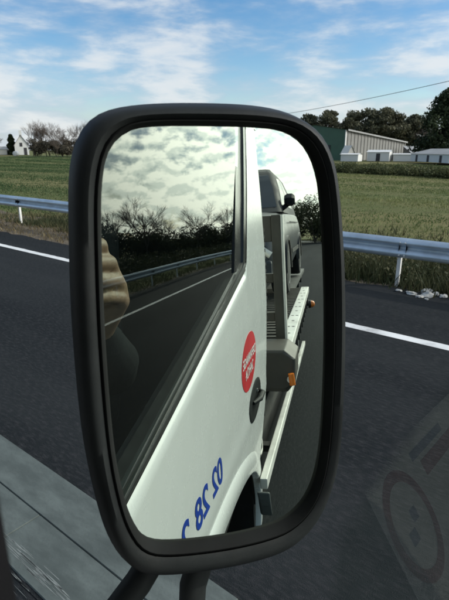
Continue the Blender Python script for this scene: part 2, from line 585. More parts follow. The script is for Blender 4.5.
# pale concrete strip beside the truck: slabs with open joints on a dark bed
strip('concrete_bed', 0.90, 1.545, 1.12, 42, 0.004, 'asphalt', 1.0)
cs = empty('concrete_pavement')
tag(cs, kind='structure')
rg = random.Random(4)
for lane, (xa, xb) in enumerate(((0.93, 1.2385), (1.2425, 1.54))):
    y = 1.14
    k = 0
    while y < 41:
        L = [1.33, 2.1, 2.6, 2.4][min(k, 3)] if lane == 0 else [2.9, 3.4, 3.0, 3.2][min(k, 3)]
        mb = MB()
        x_0 = xa + rg.uniform(-0.02, 0.02) if lane == 0 else xa
        mb.add([(x_0, y, 0.006), (xb, y, 0.006), (xb, y + L - 0.004, 0.006), (x_0, y + L - 0.004, 0.006),
                (x_0 + .004, y + .004, 0.014), (xb - .003, y + .004, 0.014), (xb - .003, y + L - 0.009, 0.014), (x_0 + .004, y + L - 0.009, 0.014)],
               [(4, 5, 6, 7), (0, 1, 5, 4), (1, 2, 6, 5), (2, 3, 7, 6), (3, 0, 4, 7)])
        mb.build('concrete_slab', 'concrete', cs)
        y += L
        k += 1

# worn white paint flakes along its inner edge
rg = random.Random(9)
mb = MB()
for i in range(700):
    y = rg.uniform(1.2, 9.0)
    x = 0.985 + rg.gauss(0, 0.017) - 0.02 * max(0, 2.0 - y) + (0.03 if rg.random() < .3 else 0)
    if rg.random() < 0.14:
        x -= rg.uniform(0.02, 0.16)
    L, wd = rg.uniform(0.03, 0.13), rg.uniform(0.0008, 0.0032)
    z = 0.0146 if x > 0.956 else 0.0052
    n = 6
    mb.add([(x + wd * math.cos(t) * rg.uniform(.5, 1.2), y + L * math.sin(t) * rg.uniform(.6, 1.1), z) for t in [2 * PI * k / n for k in range(n)]], [tuple(range(n))])
o = mb.build('worn_road_marking', 'line_paint', recalc=False)
o.data.materials[0] = M['worn_paint']
tag(o, kind='structure')


# ---------------------------------------------------------------- grass and weeds
def blades(name, xs, ys, h, wd, mat, per=4, lean=0.5, spread=0.12, tintbias=None):
    n = len(xs)
    N = n * per
    bx = np.repeat(xs, per) + RNG.normal(0, spread, N)
    by = np.repeat(ys, per) + RNG.normal(0, spread, N)
    bz = terrain(bx, by) - 0.01
    hh = np.repeat(h, per) * RNG.uniform(0.45, 1.2, N)
    ww = np.repeat(wd, per) * RNG.uniform(0.6, 1.3, N)
    a = RNG.uniform(0, 2 * PI, N)
    la = RNG.uniform(0, 2 * PI, N)
    ll = hh * RNG.uniform(0.05, lean, N)
    v = np.zeros((N, 3, 3))
    v[:, 0] = np.stack([bx - np.cos(a) * ww, by - np.sin(a) * ww, bz], -1)
    v[:, 1] = np.stack([bx + np.cos(a) * ww, by + np.sin(a) * ww, bz], -1)
    v[:, 2] = np.stack([bx + np.cos(la) * ll, by + np.sin(la) * ll, bz + hh], -1)
    t = RNG.uniform(0, 1, N) if tintbias is None else np.clip(np.repeat(tintbias, per) + RNG.normal(0, 0.16, N), 0, 1)
    o = np_mesh(name, v.reshape(-1, 3), np.arange(N * 3), 3, mat, t)
    return tag(o, kind='stuff')


def wave(x, y):
    return 0.5 + 0.25 * np.sin(x * 0.31 + 0.8 * np.sin(y * 0.13)) + 0.25 * np.sin(x * 0.83 + y * 0.05 + 2.0)


# tall weeds just behind the rail
n = 20000
xs = 7.9 + np.abs(RNG.normal(0, 1.8, n))
ys = np.minimum(RNG.uniform(-7, 15, n), RNG.uniform(-7, 40, n)) + RNG.normal(0, 1.5, n)
keep = RNG.uniform(0, 1, n) < 0.25 + 0.75 * (np.sin(ys * 1.9 + xs * 2.3) * 0.5 + 0.5)
xs, ys = xs[keep], ys[keep]
hh = RNG.uniform(0.08, 0.34, len(xs)) * np.clip(1.15 - 0.03 * (ys), 0.35, 1.2)
weeds_o = blades('undergrowth', xs, ys, hh, np.full(len(xs), 0.016), 'weeds', 6, 0.9, 0.10,
       0.40 + 0.25 * np.sin(xs * 1.7 + ys * 1.1) + RNG.normal(0, .1, len(xs)))
# dry verge grass on the far part of the verge
n = 7000
ys = RNG.uniform(6, 60, n)
xs = np.array([road_edge(v) for v in ys]) + 0.05 + np.abs(RNG.normal(0, 1.1, n))
blades('verge_grass', xs, ys, RNG.uniform(0.04, 0.16, n), np.full(n, 0.012), 'dry_grass', 4, 0.9, 0.09, RNG.uniform(0.1, 0.8, n))
n = 5000
ys = RNG.uniform(-100, -3, n)
xs = 7.75 + np.abs(RNG.normal(0, 1.3, n)) + bend(ys)
blades('verge_grass', xs, ys, RNG.uniform(0.06, 0.3, n), np.full(n, 0.016), 'weeds', 4, 0.9, 0.10, RNG.uniform(0.1, 0.8, n))
# field in front and to the left
n = 62000
rr_ = 11 + 112 * RNG.power(1.3, n)
az = RNG.uniform(R(24), R(80), n)
xs, ys = rr_ * np.sin(az), rr_ * np.cos(az)
k = (xs > 9.6) & ((rr_ < 84) | (az < R(40)))
xs, ys, rr_ = xs[k], ys[k], rr_[k]
tb = wave(xs, ys) * np.clip((np.degrees(np.arctan2(xs, ys)) - 38) / 18, 0.0, 1) + RNG.normal(0, .12, len(xs))
gr = np.degrees(np.arctan2(xs, ys)) > 44 + RNG.normal(0, 5, len(xs))
hh = RNG.uniform(0.05, 0.19, len(xs)) * (1 + 0.5 * np.sin(xs * 0.9))
ww = 0.010 + 0.0006 * rr_
blades('field_grass', xs[gr], ys[gr], hh[gr] * 0.6, ww[gr], 'field_grass', 6, 0.8, 0.22, tb[gr] * 0.75)
blades('field_grass', xs[~gr], ys[~gr], hh[~gr] * 0.6, ww[~gr], 'green_grass', 6, 0.8, 0.22, (tb[~gr] + 0.25 + 0.3 * np.sin(ys[~gr] * 0.35)))


# ---------------------------------------------------------------- trees and shrubs
def leaf_cloud(name, clumps, per, size, mat, parent=None, flat=0.6, seed=1, surf=0.0):
    """many small leaf faces spread through ellipsoid clumps: (x,y,z,rx,ry,rz)"""
    rg = np.random.default_rng(seed)
    C = np.repeat(np.array(clumps, float), per, axis=0)
    N = len(C)
    d = rg.normal(0, 1, (N, 3))
    d /= np.linalg.norm(d, axis=1)[:, None]
    r = rg.uniform(surf, 1, N) ** (1 / 2.4)
    c = C[:, :3] + d * C[:, 3:6] * r[:, None]
    a = rg.normal(0, 1, (N, 3))
    a /= np.linalg.norm(a, axis=1)[:, None]
    bb = np.cross(a, rg.normal(0, 1, (N, 3)))
    bb /= np.linalg.norm(bb, axis=1)[:, None]
    s = size * rg.uniform(0.5, 1.35, N)[:, None]
    v = np.stack([c - a * s, c + bb * s * flat, c + a * s, c - bb * s * flat], 1)
    ct = np.repeat(rg.uniform(0.15, 0.75, len(clumps)), per)
    return np_mesh(name, v.reshape(-1, 3), np.arange(N * 4), 4, mat, np.clip(ct + rg.normal(0, 0.18, N), 0, 1), parent)


def tree(name, loc, h, wdt, kind, label, cat, group, seed):
    rg = random.Random(seed)
    t = empty(name, loc, label, cat, group)
    cl = []
    if kind == 'pine':
        z0 = 0.30
        for i in range(60):
            q = rg.uniform(z0 - .12, 1.0)
            env = math.sin(PI * min(1, (q - z0) / (1 - z0) * 0.72 + 0.22)) * wdt * 0.5
            a, r_ = rg.uniform(0, 2 * PI), env * math.sqrt(rg.random())
            s = rg.uniform(0.09, 0.16) * wdt
            cl.append((r_ * math.cos(a), r_ * math.sin(a), q * h * 0.93, s * 1.25, s * 1.25, s * 0.72))
        leaf_cloud('crown', cl, 150, 0.36, 'pine', t, 0.55, seed)
    else:
        for i in range(80):
            q = rg.random() ** 0.8
            env = wdt * 0.5 * (1 - q) ** 0.55 * rg.uniform(0.85, 1.12)
            a, r_ = rg.uniform(0, 2 * PI), env * math.sqrt(rg.random())
            s = rg.uniform(0.07, 0.13) * wdt
            cl.append((r_ * math.cos(a), r_ * math.sin(a), (0.04 + 0.90 * q) * h, s, s, s * 0.95))
        leaf_cloud('crown', cl, 200, 0.30, 'conifer', t, 0.5, seed)
    mb = MB()
    top = h * 0.86
    mb.tube([(0, 0, -0.3), (rg.uniform(-.1, .1), rg.uniform(-.1, .1), top * 0.5), (rg.uniform(-.4, .4), rg.uniform(-.4, .4), top)], [0.026 * h, 0.019 * h, 0.004 * h], 7)
    for i in range(9):
        q = rg.uniform(0.35, 0.95)
        a = rg.uniform(0, 2 * PI)
        r_ = wdt * 0.36 * (1.1 - q)
        mb.tube([(0, 0, top * q), (r_ * math.cos(a), r_ * math.sin(a), top * q + r_ * 0.35)], [0.008 * h, 0.003 * h], 5)
    mb.build('trunk', 'bark', t, 40)
    return t


def bare_tree_meshes(seed, h, levels=5, spread=0.55):
    """trunk and limbs, then fine twigs, of a leafless tree"""
    rg = random.Random(seed)
    tr, tw = MB(), MB()

    def grow(p, d, L, r, lv):
        d = d.normalized()
        q = p + d * L
        mid_ = p + d * L * 0.5 + Vector((rg.gauss(0, 1), rg.gauss(0, 1), rg.gauss(0, .5))) * L * 0.05
        (tr if lv > 1 else tw).tube([p, mid_, q], [r, r * 0.82, r * 0.66], 6 if lv > 3 else (4 if lv > 1 else 3), cap=lv > 1)
        if lv == 0:
            return
        nk = 4 if lv > 3 else rg.choice((4, 4, 5))
        for i in range(nk):
            s = rg.uniform(0.45, 1.0) if i else 1.0
            base = p + (q - p) * s
            dev = Vector((rg.gauss(0, 1), rg.gauss(0, 1), rg.gauss(0, .5) + 0.18)) * spread
            grow(base, d + dev, L * rg.uniform(0.58, 0.80), r * (0.62 if i else 0.66) * rg.uniform(.85, 1.05), lv - 1)

    grow(Vector((0, 0, -0.2)), Vector((rg.gauss(0, .06), rg.gauss(0, .06), 1)), h * 0.36, h * 0.0115, levels)
    return tr, tw


bare_proto = []
for i in range(4):
    tr, tw = bare_tree_meshes(20 + i, 7.0, 5, 0.36 + 0.04 * i)
    bare_proto.append((tr, tw))
bare_first = {}


def bare_tree(i, loc, s, rz, label, group, name='bare_tree', cat='tree'):
    if i not in bare_first:
        t = empty(name)
        bare_proto[i][0].build('trunk', 'bark', t, 50)
        c = bare_proto[i][1].build('crown', 'bare_twig', t, recalc=False)
        bare_first[i] = t
    else:
        t = copy_tree(bare_first[i])
        t.name = name
    t.location = loc
    t.scale = (s, s, s)
    t.rotation_euler = (0, 0, rz)
    tag(t, label, cat, group)
    return t


# --- pines behind the barn
pine_spots = [(141, 79, 12.6, 11.5), (143.5, 73, 13.8, 11.5), (145.5, 67, 13.2, 12), (148, 62.5, 13.9, 11.5), (150.5, 58.5, 14.3, 12), (154, 56, 13.0, 11.5), (156.5, 52.5, 12.6, 10), (158, 49.5, 11.0, 8)]
pine_lab = ['pine on the far left of the row, above the green gable of the barn', 'second pine from the left behind the grey barn',
            'third pine from the left, above the barn ridge', 'fourth pine from the left, over the middle of the barn',
            'tallest pine of the row behind the barn', 'sixth pine from the left, behind the right half of the barn',
            'seventh pine from the left, over the right end of the barn', 'small last pine at the right end of the row by the lean-to']
for i, (x, y, h, wd) in enumerate(pine_spots):
    tree('pine_tree', (x, y, 0.2), h, wd, 'pine', pine_lab[i], 'tree', 'dark pines in a row behind the barn', 31 + i)
tree('conifer_tree', (104.5, 28.4, 0.0), 13.4, 13.5, 'conifer', 'broad dark conifer at the right edge, in front of the pines', 'tree', None, 51)
bare_tree(0, (150, 46.5, 0.2), 1.25, 0.3, 'thin leafless tree in the gap between the pines and the dark conifer', None)

# --- bare trees and brush round the house on the left
lt = [((66.5, 112, .7), 1.22, 'leafless tree right beside the house gable'), ((69.0, 110.3, .7), 1.14, 'leafless tree second right of the house'),
      ((71.0, 109, .7), 1.24, 'leafless tree in the middle of the brown thicket'), ((73.0, 107.6, .7), 1.12, 'leafless tree right of the middle of the thicket'),
      ((75.2, 106.3, .7), 1.16, 'leafless tree nearest the mirror housing, right end of the thicket'), ((73.5, 143, 1.), 0.85, 'reddish leafless tree at the left edge of the picture behind the low wall'),
      ((68, 104, .7), 0.80, 'low leafless tree in front of the thicket'), ((70.2, 112, .7), 1.3, 'tallest leafless tree at the back of the thicket'), ((77.5, 105, .7), 1.2, 'leafless tree just behind the mirror housing edge')]
for i, (p, s, lb) in enumerate(lt):
    bare_tree(i % 4, p, s, i * 1.3, lb, 'leafless trees by the house on the left')


def shrub(loc, r, h, label, seed, mat='shrub', group=None, name='shrub', size=0.16, per=120):
    rg = random.Random(seed)
    t = empty(name, loc, label, 'shrub', group)
    cl = []
    for i in range(16):
        a, q = rg.uniform(0, 2 * PI), math.sqrt(rg.random())
        s = rg.uniform(0.25, 0.42) * r
        cl.append((q * r * .8 * math.cos(a), q * r * .8 * math.sin(a), h * rg.uniform(0.25, 0.82) * (1 - 0.35 * q), s, s, s * 0.9))
    leaf_cloud('foliage', cl, per, size, mat, t, 0.3, seed)
    mb = MB()
    for i in range(10):
        a = rg.uniform(0, 2 * PI)
        mb.tube([(0, 0, -.1), (r * .25 * math.cos(a), r * .25 * math.sin(a), h * .4), (r * .6 * math.cos(a), r * .6 * math.sin(a), h * .8)], [.05, .035, .01], 5)
    mb.build('stem', 'bark', t)
    return t


sh = [((66.2, 110.6, .8), 2.8, 4.6, 'brown bare bush just right of the house'), ((68.8, 108.6, .8), 3.0, 5.2, 'brown bare bush second from the house'),
      ((71.3, 107.2, .8), 3.0, 5.0, 'brown bare bush in the middle of the thicket'), ((73.6, 105.6, .8), 3.0, 5.3, 'brown bare bush fourth from the house'),
      ((75.8, 104.4, .8), 3.0, 4.8, 'brown bare bush at the right end of the thicket beside the mirror'), ((70, 105, .8), 2.6, 3.0, 'low brown bare bush at the front of the thicket')]
for i, (p, r_, h_, lb) in enumerate(sh):
    shrub(p, r_, h_, lb, 70 + i, group='brown bushes of the thicket on the left', size=0.22, per=260)
tree('small_conifer_tree', (73.6, 134.5, 0.9), 5.6, 2.8, 'conifer', 'small dark green conifer against the left side of the house', 'tree', None, 57)

# --- hedge bank between the field and the farm
rg = random.Random(3)
cl = []
for i in range(260):
    t_ = i / 259
    x = 52 - 10.5 * t_ + rg.uniform(-1.5, 1.5)
    y = 31.0 - 30.0 * t_
    cl.append((x, y, rg.uniform(0.0, 0.62), 1.0, 1.0, rg.uniform(0.35, 0.55)))
hedge = leaf_cloud('hedge', cl, 170, 0.10, 'hedge', None, 0.5, 5)
tag(hedge, 'long low dark green hedge between the field and the white farm buildings', 'hedge')

# --- roadside trees behind the truck, seen in the mirror and in the side window
rt_ = [((20.8, -45, 0), 1.00, 0, 'big leafless tree beside the road, leftmost in the side window reflection'), ((17.6, -46, 0), 1.18, 1, 'tall leafless tree second from the left in the side window reflection'),
       ((19.5, -58, 0), 1.0, 2, 'leafless tree standing behind the two tall ones'), ((13.6, -52, 0), 1.06, 3, 'leafless tree near the middle of the side window reflection'),
       ((11.6, -58, 0), 0.98, 0, 'slim leafless tree right of the middle of the window reflection'), ((24, -44, 0), 0.9, 2, 'leafless tree half hidden by the mirror rim'),
       ((10, -75, 0), 0.9, 1, 'far leafless tree by the window pillar in the reflection')]
for i, (p, s, k, lb) in enumerate(rt_):
    bare_tree(k, p, s * 0.86, 0.7 * i, lb, 'leafless roadside trees behind the truck')
sh2 = [((-1.2, -62, 0), 4.6, 6.6, 'dark roadside bush by the bend behind the car, tallest one'), ((2.2, -66, 0), 4.6, 5.6, 'dark roadside bush second from the car'), ((5.5, -70, 0), 3.8, 4.6, 'dark roadside bush right of the second'),
       ((9, -66, 0), 4.2, 4.4, 'dark roadside bush in the middle of the row behind the truck'), ((12, -60, 0), 4.0, 4.0, 'dark roadside bush under the slim leafless tree'), ((15, -54, 0), 4.0, 4.0, 'dark roadside bush under the middle leafless tree'),
       ((18, -50, 0), 4.0, 4.4, 'dark roadside bush under the tall leafless tree'), ((21.5, -46, 0), 4.0, 4.6, 'dark roadside bush under the big leafless tree'), ((25, -42, 0), 4.0, 4.6, 'dark roadside bush nearest the rail'),
       ((-4.2, -66, 0), 4.8, 6.6, 'dark roadside bush furthest round the bend')]
for i, (p, r_, h_, lb) in enumerate(sh2):
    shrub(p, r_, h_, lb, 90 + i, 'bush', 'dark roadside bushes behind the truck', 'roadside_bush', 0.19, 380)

rg = random.Random(13)
cl = []
for i in range(200):
    y = -16 - 62 * i / 199
    cl.append((float(bend(y)) + 12.5 + rg.uniform(-2.2, 2.2) + 0.02 * i * rg.random(), y + rg.uniform(-.6, .6), rg.uniform(.1, .7), 1.1, 1.1, rg.uniform(.5, .8)))
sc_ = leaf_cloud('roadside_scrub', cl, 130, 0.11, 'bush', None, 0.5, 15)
tag(sc_, kind='stuff')
cl = []
for i in range(170):
    y = -5 + 18 * rg.random()
    cl.append((8.35 + abs(rg.gauss(0, 1.0)), y, rg.uniform(0.02, 0.16), rg.uniform(.25, .5), rg.uniform(.25, .5), rg.uniform(.14, .30)))
un_ = leaf_cloud('undergrowth', cl, 260, 0.032, 'weeds', None, 0.5, 16)
tag(un_, kind='stuff')

# ================================================================ GUARDRAIL
gr_ = empty('guardrail', (8.0, 0, 0), 'galvanised steel guardrail with bright posts along the far side of the road', 'guardrail')
prof = [(0.0, 0.82), (-0.018, 0.826), (-0.055, 0.80), (-0.078, 0.765), (-0.078, 0.735), (-0.05, 0.70), (-0.006, 0.675), (-0.006, 0.645), (-0.05, 0.62), (-0.078, 0.585), (-0.078, 0.555), (-0.055, 0.52), (-0.018, 0.495), (0.0, 0.50)]
prof2 = prof + [(x + 0.005, z) for x, z in prof[::-1]]
for i in range(-14, 16):
    y0 = 2.67 + 4 * i
    y1 = y0 + 4.0
    mb = MB()
    loops = []
    for y in (y0 - 0.12, y0, y1):
        o_ = -0.0065 if y == y0 - 0.12 else (-0.0065 if y == y0 else 0.0)
        loops.append([(x - 0.0 + o_ + float(bend(y)), y, z + (0.0005 if o_ else 0)) for x, z in prof2])
    mb.loft(loops, True, True)
    mb.build('rail_beam', 'galv', gr_, 40)
    # C-section post and spacer
    mb = MB()
    xb = float(bend(y0))
    pp = [(0.07, -0.03), (0.012, -0.03), (0.012, 0.03), (0.07, 0.03), (0.07, 0.024), (0.018, 0.024), (0.018, -0.024), (0.07, -0.024)]
    mb.loft([[(x + xb, y0 + y, z) for x, y in pp] for z in (-0.4, 0.80)], True, True)
    mb.build('post', 'post_steel', gr_)
    mb = MB()
    mb.box(xb - 0.004, xb + 0.012, y0 - 0.05, y0 + 0.05, 0.62, 0.70)
    mb.build('spacer', 'galv', gr_)
    mb = MB()
    mb.lathe([(-0.022, 0.001), (-0.022, 0.014), (-0.008, 0.018), (-0.004, 0.018)], 'x', (xb, y0, 0.66), 8)
    mb.build('bolt', 'galv', gr_)
    for z in (0.765, 0.555):
        for dy in (-0.085, 0.085):
            mb = MB()
            xo = -0.0855 + float(bend(y0 + dy))
            mb.lathe([(-0.012, 0.001), (-0.011, 0.009), (0.0, 0.013)], 'x', (xo, y0 - 0.06 + dy * .5, z - .01), 8)
            mb.build('bolt', 'post_steel', gr_)
for o in list(gr_.children):
    o.matrix_parent_inverse = Matrix.Identity(4)

# pale rubble on the edge of the asphalt
rub_lab = ['largest pale broken chunk in the litter below the guardrail', 'flat pale chunk left of the largest one', 'pale chunk leaning behind the largest one', 'small pale chunk at the right end of the litter',
           'tiny pale chunk at the left end of the litter', 'pale sliver in front of the largest chunk', 'grey chunk between the largest and the rightmost', 'small pale chip nearest the road']
rub = [(7.72, 2.06, .13, .06), (7.66, 2.30, .11, .035), (7.92, 2.14, .11, .05), (7.80, 1.86, .08, .04), (7.70, 2.52, .06, .03), (7.58, 2.14, .08, .02), (7.86, 1.98, .07, .04), (7.50, 2.02, .04, .02)]
for i, (x, y, r_, h_) in enumerate(rub):
    bm = bmesh.new()
    bmesh.ops.create_icosphere(bm, subdivisions=2, radius=1)
    rg = random.Random(i)
    for v in bm.verts:
        k = rg.uniform(0.6, 1.15)
        v.co = Vector((v.co.x * r_ * k, v.co.y * r_ * 0.8 * k, max(-0.3, v.co.z) * h_ * k + 0.012))
    me = bpy.data.meshes.new('rubble_chunk')
    bm.to_mesh(me)
    bm.free()
    me.materials.append(M['stone_pale'])
    o = bpy.data.objects.new('rubble_chunk', me)
    o.location = (x, y, 0.0)
    o.rotation_euler = (0, 0, i * 1.1)
    COL.objects.link(o)
    tag(o, rub_lab[i], 'rubble', 'pale rubble at the road edge')
# ================================================================ FARM ON THE RIGHT
def poly_prism(mb, pts, up):
    """extrude a list of ground points (x,y,z) to tops"""
    n = len(pts)
    mb.add(list(pts) + list(up), [tuple(range(n))[::-1], tuple(range(n, 2 * n))] + [(i, (i + 1) % n, n + (i + 1) % n, n + i) for i in range(n)])


barn = empty('barn', (100, 47, 0), 'large barn with grey ribbed side and green gable in front of the pines', 'barn')
A, B_ = Vector((99.4, 46.9, 0)), Vector((127.6, 44.0, 0))
dl = (B_ - A).normalized()
dn = Vector((-dl.y, dl.x, 0))        # away from the road, to the gable's far side
Lb = (B_ - A).length
hA, hB = 6.2, 4.0
GW = 16.0


def bpt(s, t, z):
    q = A + dl * s + dn * t
    return Vector((q.x, q.y, z)) - Vector((100, 47, 0))


mb = MB()
mb.add([bpt(0, 0, 0), bpt(Lb, 0, 0), bpt(Lb, 0, hB), bpt(0, 0, hA)], [(0, 1, 2, 3)])
mb.add([bpt(0, GW, 0), bpt(Lb, GW, 0), bpt(Lb, GW, hB), bpt(0, GW, hA)], [(3, 2, 1, 0)])
mb.add([bpt(Lb, 0, 0), bpt(Lb, GW, 0), bpt(Lb, GW, hB), bpt(Lb, 0, hB)], [(0, 1, 2, 3)])
mb.build('wall', 'barn_grey', barn)
mb = MB()
mb.add([bpt(0, 0, 0), bpt(0, GW, 0), bpt(0, GW, hA - .3), bpt(0, GW * .5, hA + 1.2), bpt(0, 0, hA)], [(0, 1, 2, 3, 4)])
mb.build('gable_wall', 'barn_green', barn)
mb = MB()
mb.add([bpt(-.3, -.4, hA), bpt(Lb + .3, -.4, hB), bpt(Lb + .3, GW * .5, hB + 1.0), bpt(-.3, GW * .5, hA + 1.25)], [(0, 1, 2, 3)])
mb.add([bpt(-.3, GW + .4, hA - .3), bpt(Lb + .3, GW + .4, hB), bpt(Lb + .3, GW * .5, hB + 1.0), bpt(-.3, GW * .5, hA + 1.25)], [(3, 2, 1, 0)])
mb.build('roof', 'shed_grey', barn)
mb = MB()
mb.obox((bpt(0, -.45, hA) + bpt(Lb, -.45, hB)) / 2, (bpt(Lb, 0, hB) - bpt(0, 0, hA)) / 2, dn * -.06, Vector((0, 0, .16)))
mb.build('eaves_gutter', 'shed_grey', barn)
mb = MB()
mb.obox(bpt(-.1, -.06, hA / 2), dl * .22, dn * .06, Vector((0, 0, hA / 2)))
mb.build('corner_trim', 'wall_white', barn)
nr = 20
for i in range(nr):
    s = (i + .6) / nr * Lb
    hz = hA + (hB - hA) * s / Lb
    mb = MB()
    mb.obox(bpt(s, -.05, hz / 2 - .1), dl * .13, dn * .05, Vector((0, 0, hz / 2 - .1)))
    mb.build('wall_rib', 'barn_grey', barn)
mb = MB()
mb.obox(bpt(-.08, GW * .35, 1.6), dl * .08, dn * 2.0, Vector((0, 0, 1.6)))
mb.build('barn_door', 'dark_open', barn)

shed = empty('lean_to_shed', (114, 36, 0), 'small grey lean-to with a sloping roof at the right end of the barn', 'shed')
a0, a1 = Vector((0, 1.2, 0)), Vector((8.2, 6.6, 0))
nv = Vector((.35, -.9, 0))
mb = MB()
poly_prism(mb, [a0, a0 + Vector((6, -2.2, 0)), a1 + Vector((6, -2.2, 0)), a1], [a0 + Vector((0, 0, .9)), a0 + Vector((6, -2.2, .9)), a1 + Vector((6, -2.2, 2.9)), a1 + Vector((0, 0, 2.9))])
mb.build('wall', 'barn_grey', shed)
mb = MB()
mb.add([a0 + Vector((-.5, -.3, 1.0)), a0 + Vector((6, -2.5, 1.0)), a1 + Vector((6, -2.2, 3.1)), a1 + Vector((-.5, 0, 3.1))], [(0, 1, 2, 3)])
mb.add([a0 + Vector((-.5, -.3, .85)), a0 + Vector((6, -2.5, .85)), a1 + Vector((6, -2.2, 2.95)), a1 + Vector((-.5, 0, 2.95))], [(3, 2, 1, 0)])
mb.build('roof', 'shed_grey', shed)


def gable_hut(name, p0, p1, depth, hw, hr, label, cat, group, wall='wall_white', roof='wall_white', doors=1, base=0.2):
    """small building or tent: front wall runs p0-p1, facing the road"""
    p0, p1 = Vector((*p0, 0)), Vector((*p1, 0))
    o = empty(name, (p0.x, p0.y, base), label, cat, group)
    d = (p1 - p0)
    L = d.length
    d.normalize()
    nn = Vector((-d.y, d.x, 0))
    if nn.x < 0:
        nn = -nn
    q = lambda s, t, z: d * s + nn * t + Vector((0, 0, z))
    mb = MB()
    mb.add([q(0, 0, 0), q(L, 0, 0), q(L, 0, hw), q(0, 0, hw)], [(0, 1, 2, 3)])
    mb.add([q(0, depth, 0), q(L, depth, 0), q(L, depth, hw), q(0, depth, hw)], [(3, 2, 1, 0)])
    for s in (0, L):
        mb.add([q(s, 0, 0), q(s, depth, 0), q(s, depth, hw), q(s, depth / 2, hr), q(s, 0, hw)], [(0, 1, 2, 3, 4)])
    mb.build('wall', wall, o)
    mb = MB()
    e = .18
    mb.add([q(-e, -e, hw - .02), q(L + e, -e, hw - .02), q(L + e, depth / 2, hr + .06), q(-e, depth / 2, hr + .06)], [(0, 1, 2, 3)])
    mb.add([q(-e, depth + e, hw - .02), q(L + e, depth + e, hw - .02), q(L + e, depth / 2, hr + .06), q(-e, depth / 2, hr + .06)], [(3, 2, 1, 0)])
    mb.build('roof', roof, o)
    for k in range(doors):
        s = L * (k + .6) / (doors + .2)
        mb = MB()
        mb.obox(q(s, -.03, hw * .42), d * min(.42, L * .09), nn * .03, Vector((0, 0, hw * .42)))
        mb.build('doorway', 'dark_open', o)
    return o


# the white things in front of the barn
gable_hut('storage_tent', (95.2, 45.6), (94.6, 44.0), 1.8, 1.2, 2.7, 'small pale pointed tent in front of the green gable', 'tent', None, 'wall_cream', 'wall_cream', 1, .3)
gable_hut('site_cabin', (86.6, 41.6), (87.0, 38.4), 2.6, 1.25, 1.35, 'white cabin nearest the green gable, left end of the white row', 'cabin', 'white cabins in front of the barn', doors=0)
gable_hut('site_cabin', (91.6, 38.6), (92.2, 34.6), 2.6, 1.65, 1.95, 'white cabin with ridged roof, second of the white row', 'cabin', 'white cabins in front of the barn', doors=1)
gable_hut('site_cabin', (93.2, 34.2), (94.2, 30.4), 2.6, 1.25, 1.35, 'low white cabin right of the middle of the white row', 'cabin', 'white cabins in front of the barn', doors=0)
gable_hut('farm_building', (90.2, 30.0), (77.4, 20.2), 7.0, 1.25, 2.0, 'long low white building with pale grey roof at the right, under the dark conifer', 'building', None, 'wall_white', 'shed_grey', 3, .35)

# ---------------------------------------------------------------- house on the left
hs = empty('house', (74.6, 131, 0.9), 'white gabled house with dark slate roof among bare trees on the left', 'house')
ax = Vector((-0.86, 0.50, 0)).normalized()     # across the gable, as seen from the road
nx = Vector((0.50, 0.86, 0)).normalized()      # away
hw, hr_, wd = 2.6, 5.2, 3.6
q = lambda s, t, z: ax * s + nx * t + Vector((0, 0, z))
mb = MB()
for t in (0, 9):
    mb.add([q(-wd / 2, t, 0), q(wd / 2, t, 0), q(wd / 2, t, hw), q(0, t, hr_), q(-wd / 2, t, hw)], [(0, 1, 2, 3, 4)])
for s in (-wd / 2, wd / 2):
    mb.add([q(s, 0, 0), q(s, 9, 0), q(s, 9, hw), q(s, 0, hw)], [(0, 1, 2, 3)])
mb.build('wall', 'wall_white', hs)
mb = MB()
for sg in (-1, 1):
    mb.obox((q(0, 4.5, hr_ + .05) + q(sg * (wd / 2 + .25), 4.5, hw - .30)) / 2, (q(sg * (wd / 2 + .25), 0, hw - .30) - q(0, 0, hr_ + .05)) / 2, nx * 4.7, Vector((0, 0, .08)))
rf = mb.build('roof', 'slate', hs)
mb = MB()
mb.obox(q(0, .9, hr_ + .5), ax * .35, nx * .4, Vector((0, 0, .75)))
mb.build('chimney', 'wall_white', rf)
mb = MB()
mb.obox(q(.1, -.02, 2.7), ax * .35, nx * .03, Vector((0, 0, .5)))
mb.build('window', 'dark_open', hs)
mb = MB()
mb.obox(q(-.9, -.02, .95), ax * .4, nx * .03, Vector((0, 0, .95)))
mb.build('door', 'dark_open', hs)
gable_hut('low_barn', (70.5, 141.0), (76.0, 137.0), 4.0, 1.5, 2.2, 'long low pale outbuilding left of the house at the picture edge', 'outbuilding', None, 'wall_cream', 'shed_grey', 2, .9)

# round bale and marker post on the left field
mb = MB()
mb.lathe([(-.6, .05), (-.6, .5), (-.52, .6), (.52, .6), (.6, .5), (.6, .05)], 'x', (0, 0, .6), 20)
o = mb.build('wrapped_bale', 'wall_white', None, 40)
o.location = (65.5, 118.0, terrain(65.5, 118.0))
o.rotation_euler = (0, 0, .6)
tag(o, 'white wrapped round bale on the grass in front of the house', 'bale')
mp_ = empty('marker_post', (62.0, 87.0, 0.25), 'slim white marker post in the left field below the thicket', 'post')
mb = MB()
mb.loft([[(x, y, 0) for x, y in ((-.16, -.1), (.16, -.1), (.16, .1), (-.16, .1))], [(x, y, .85) for x, y in ((-.13, -.08), (.13, -.08), (.13, .08), (-.13, .08))], [(x, y, 1.05) for x, y in ((-.06, -.04), (.06, -.04), (.06, .04), (-.06, .04))]])
mb.build('shaft', 'wall_white', mp_)

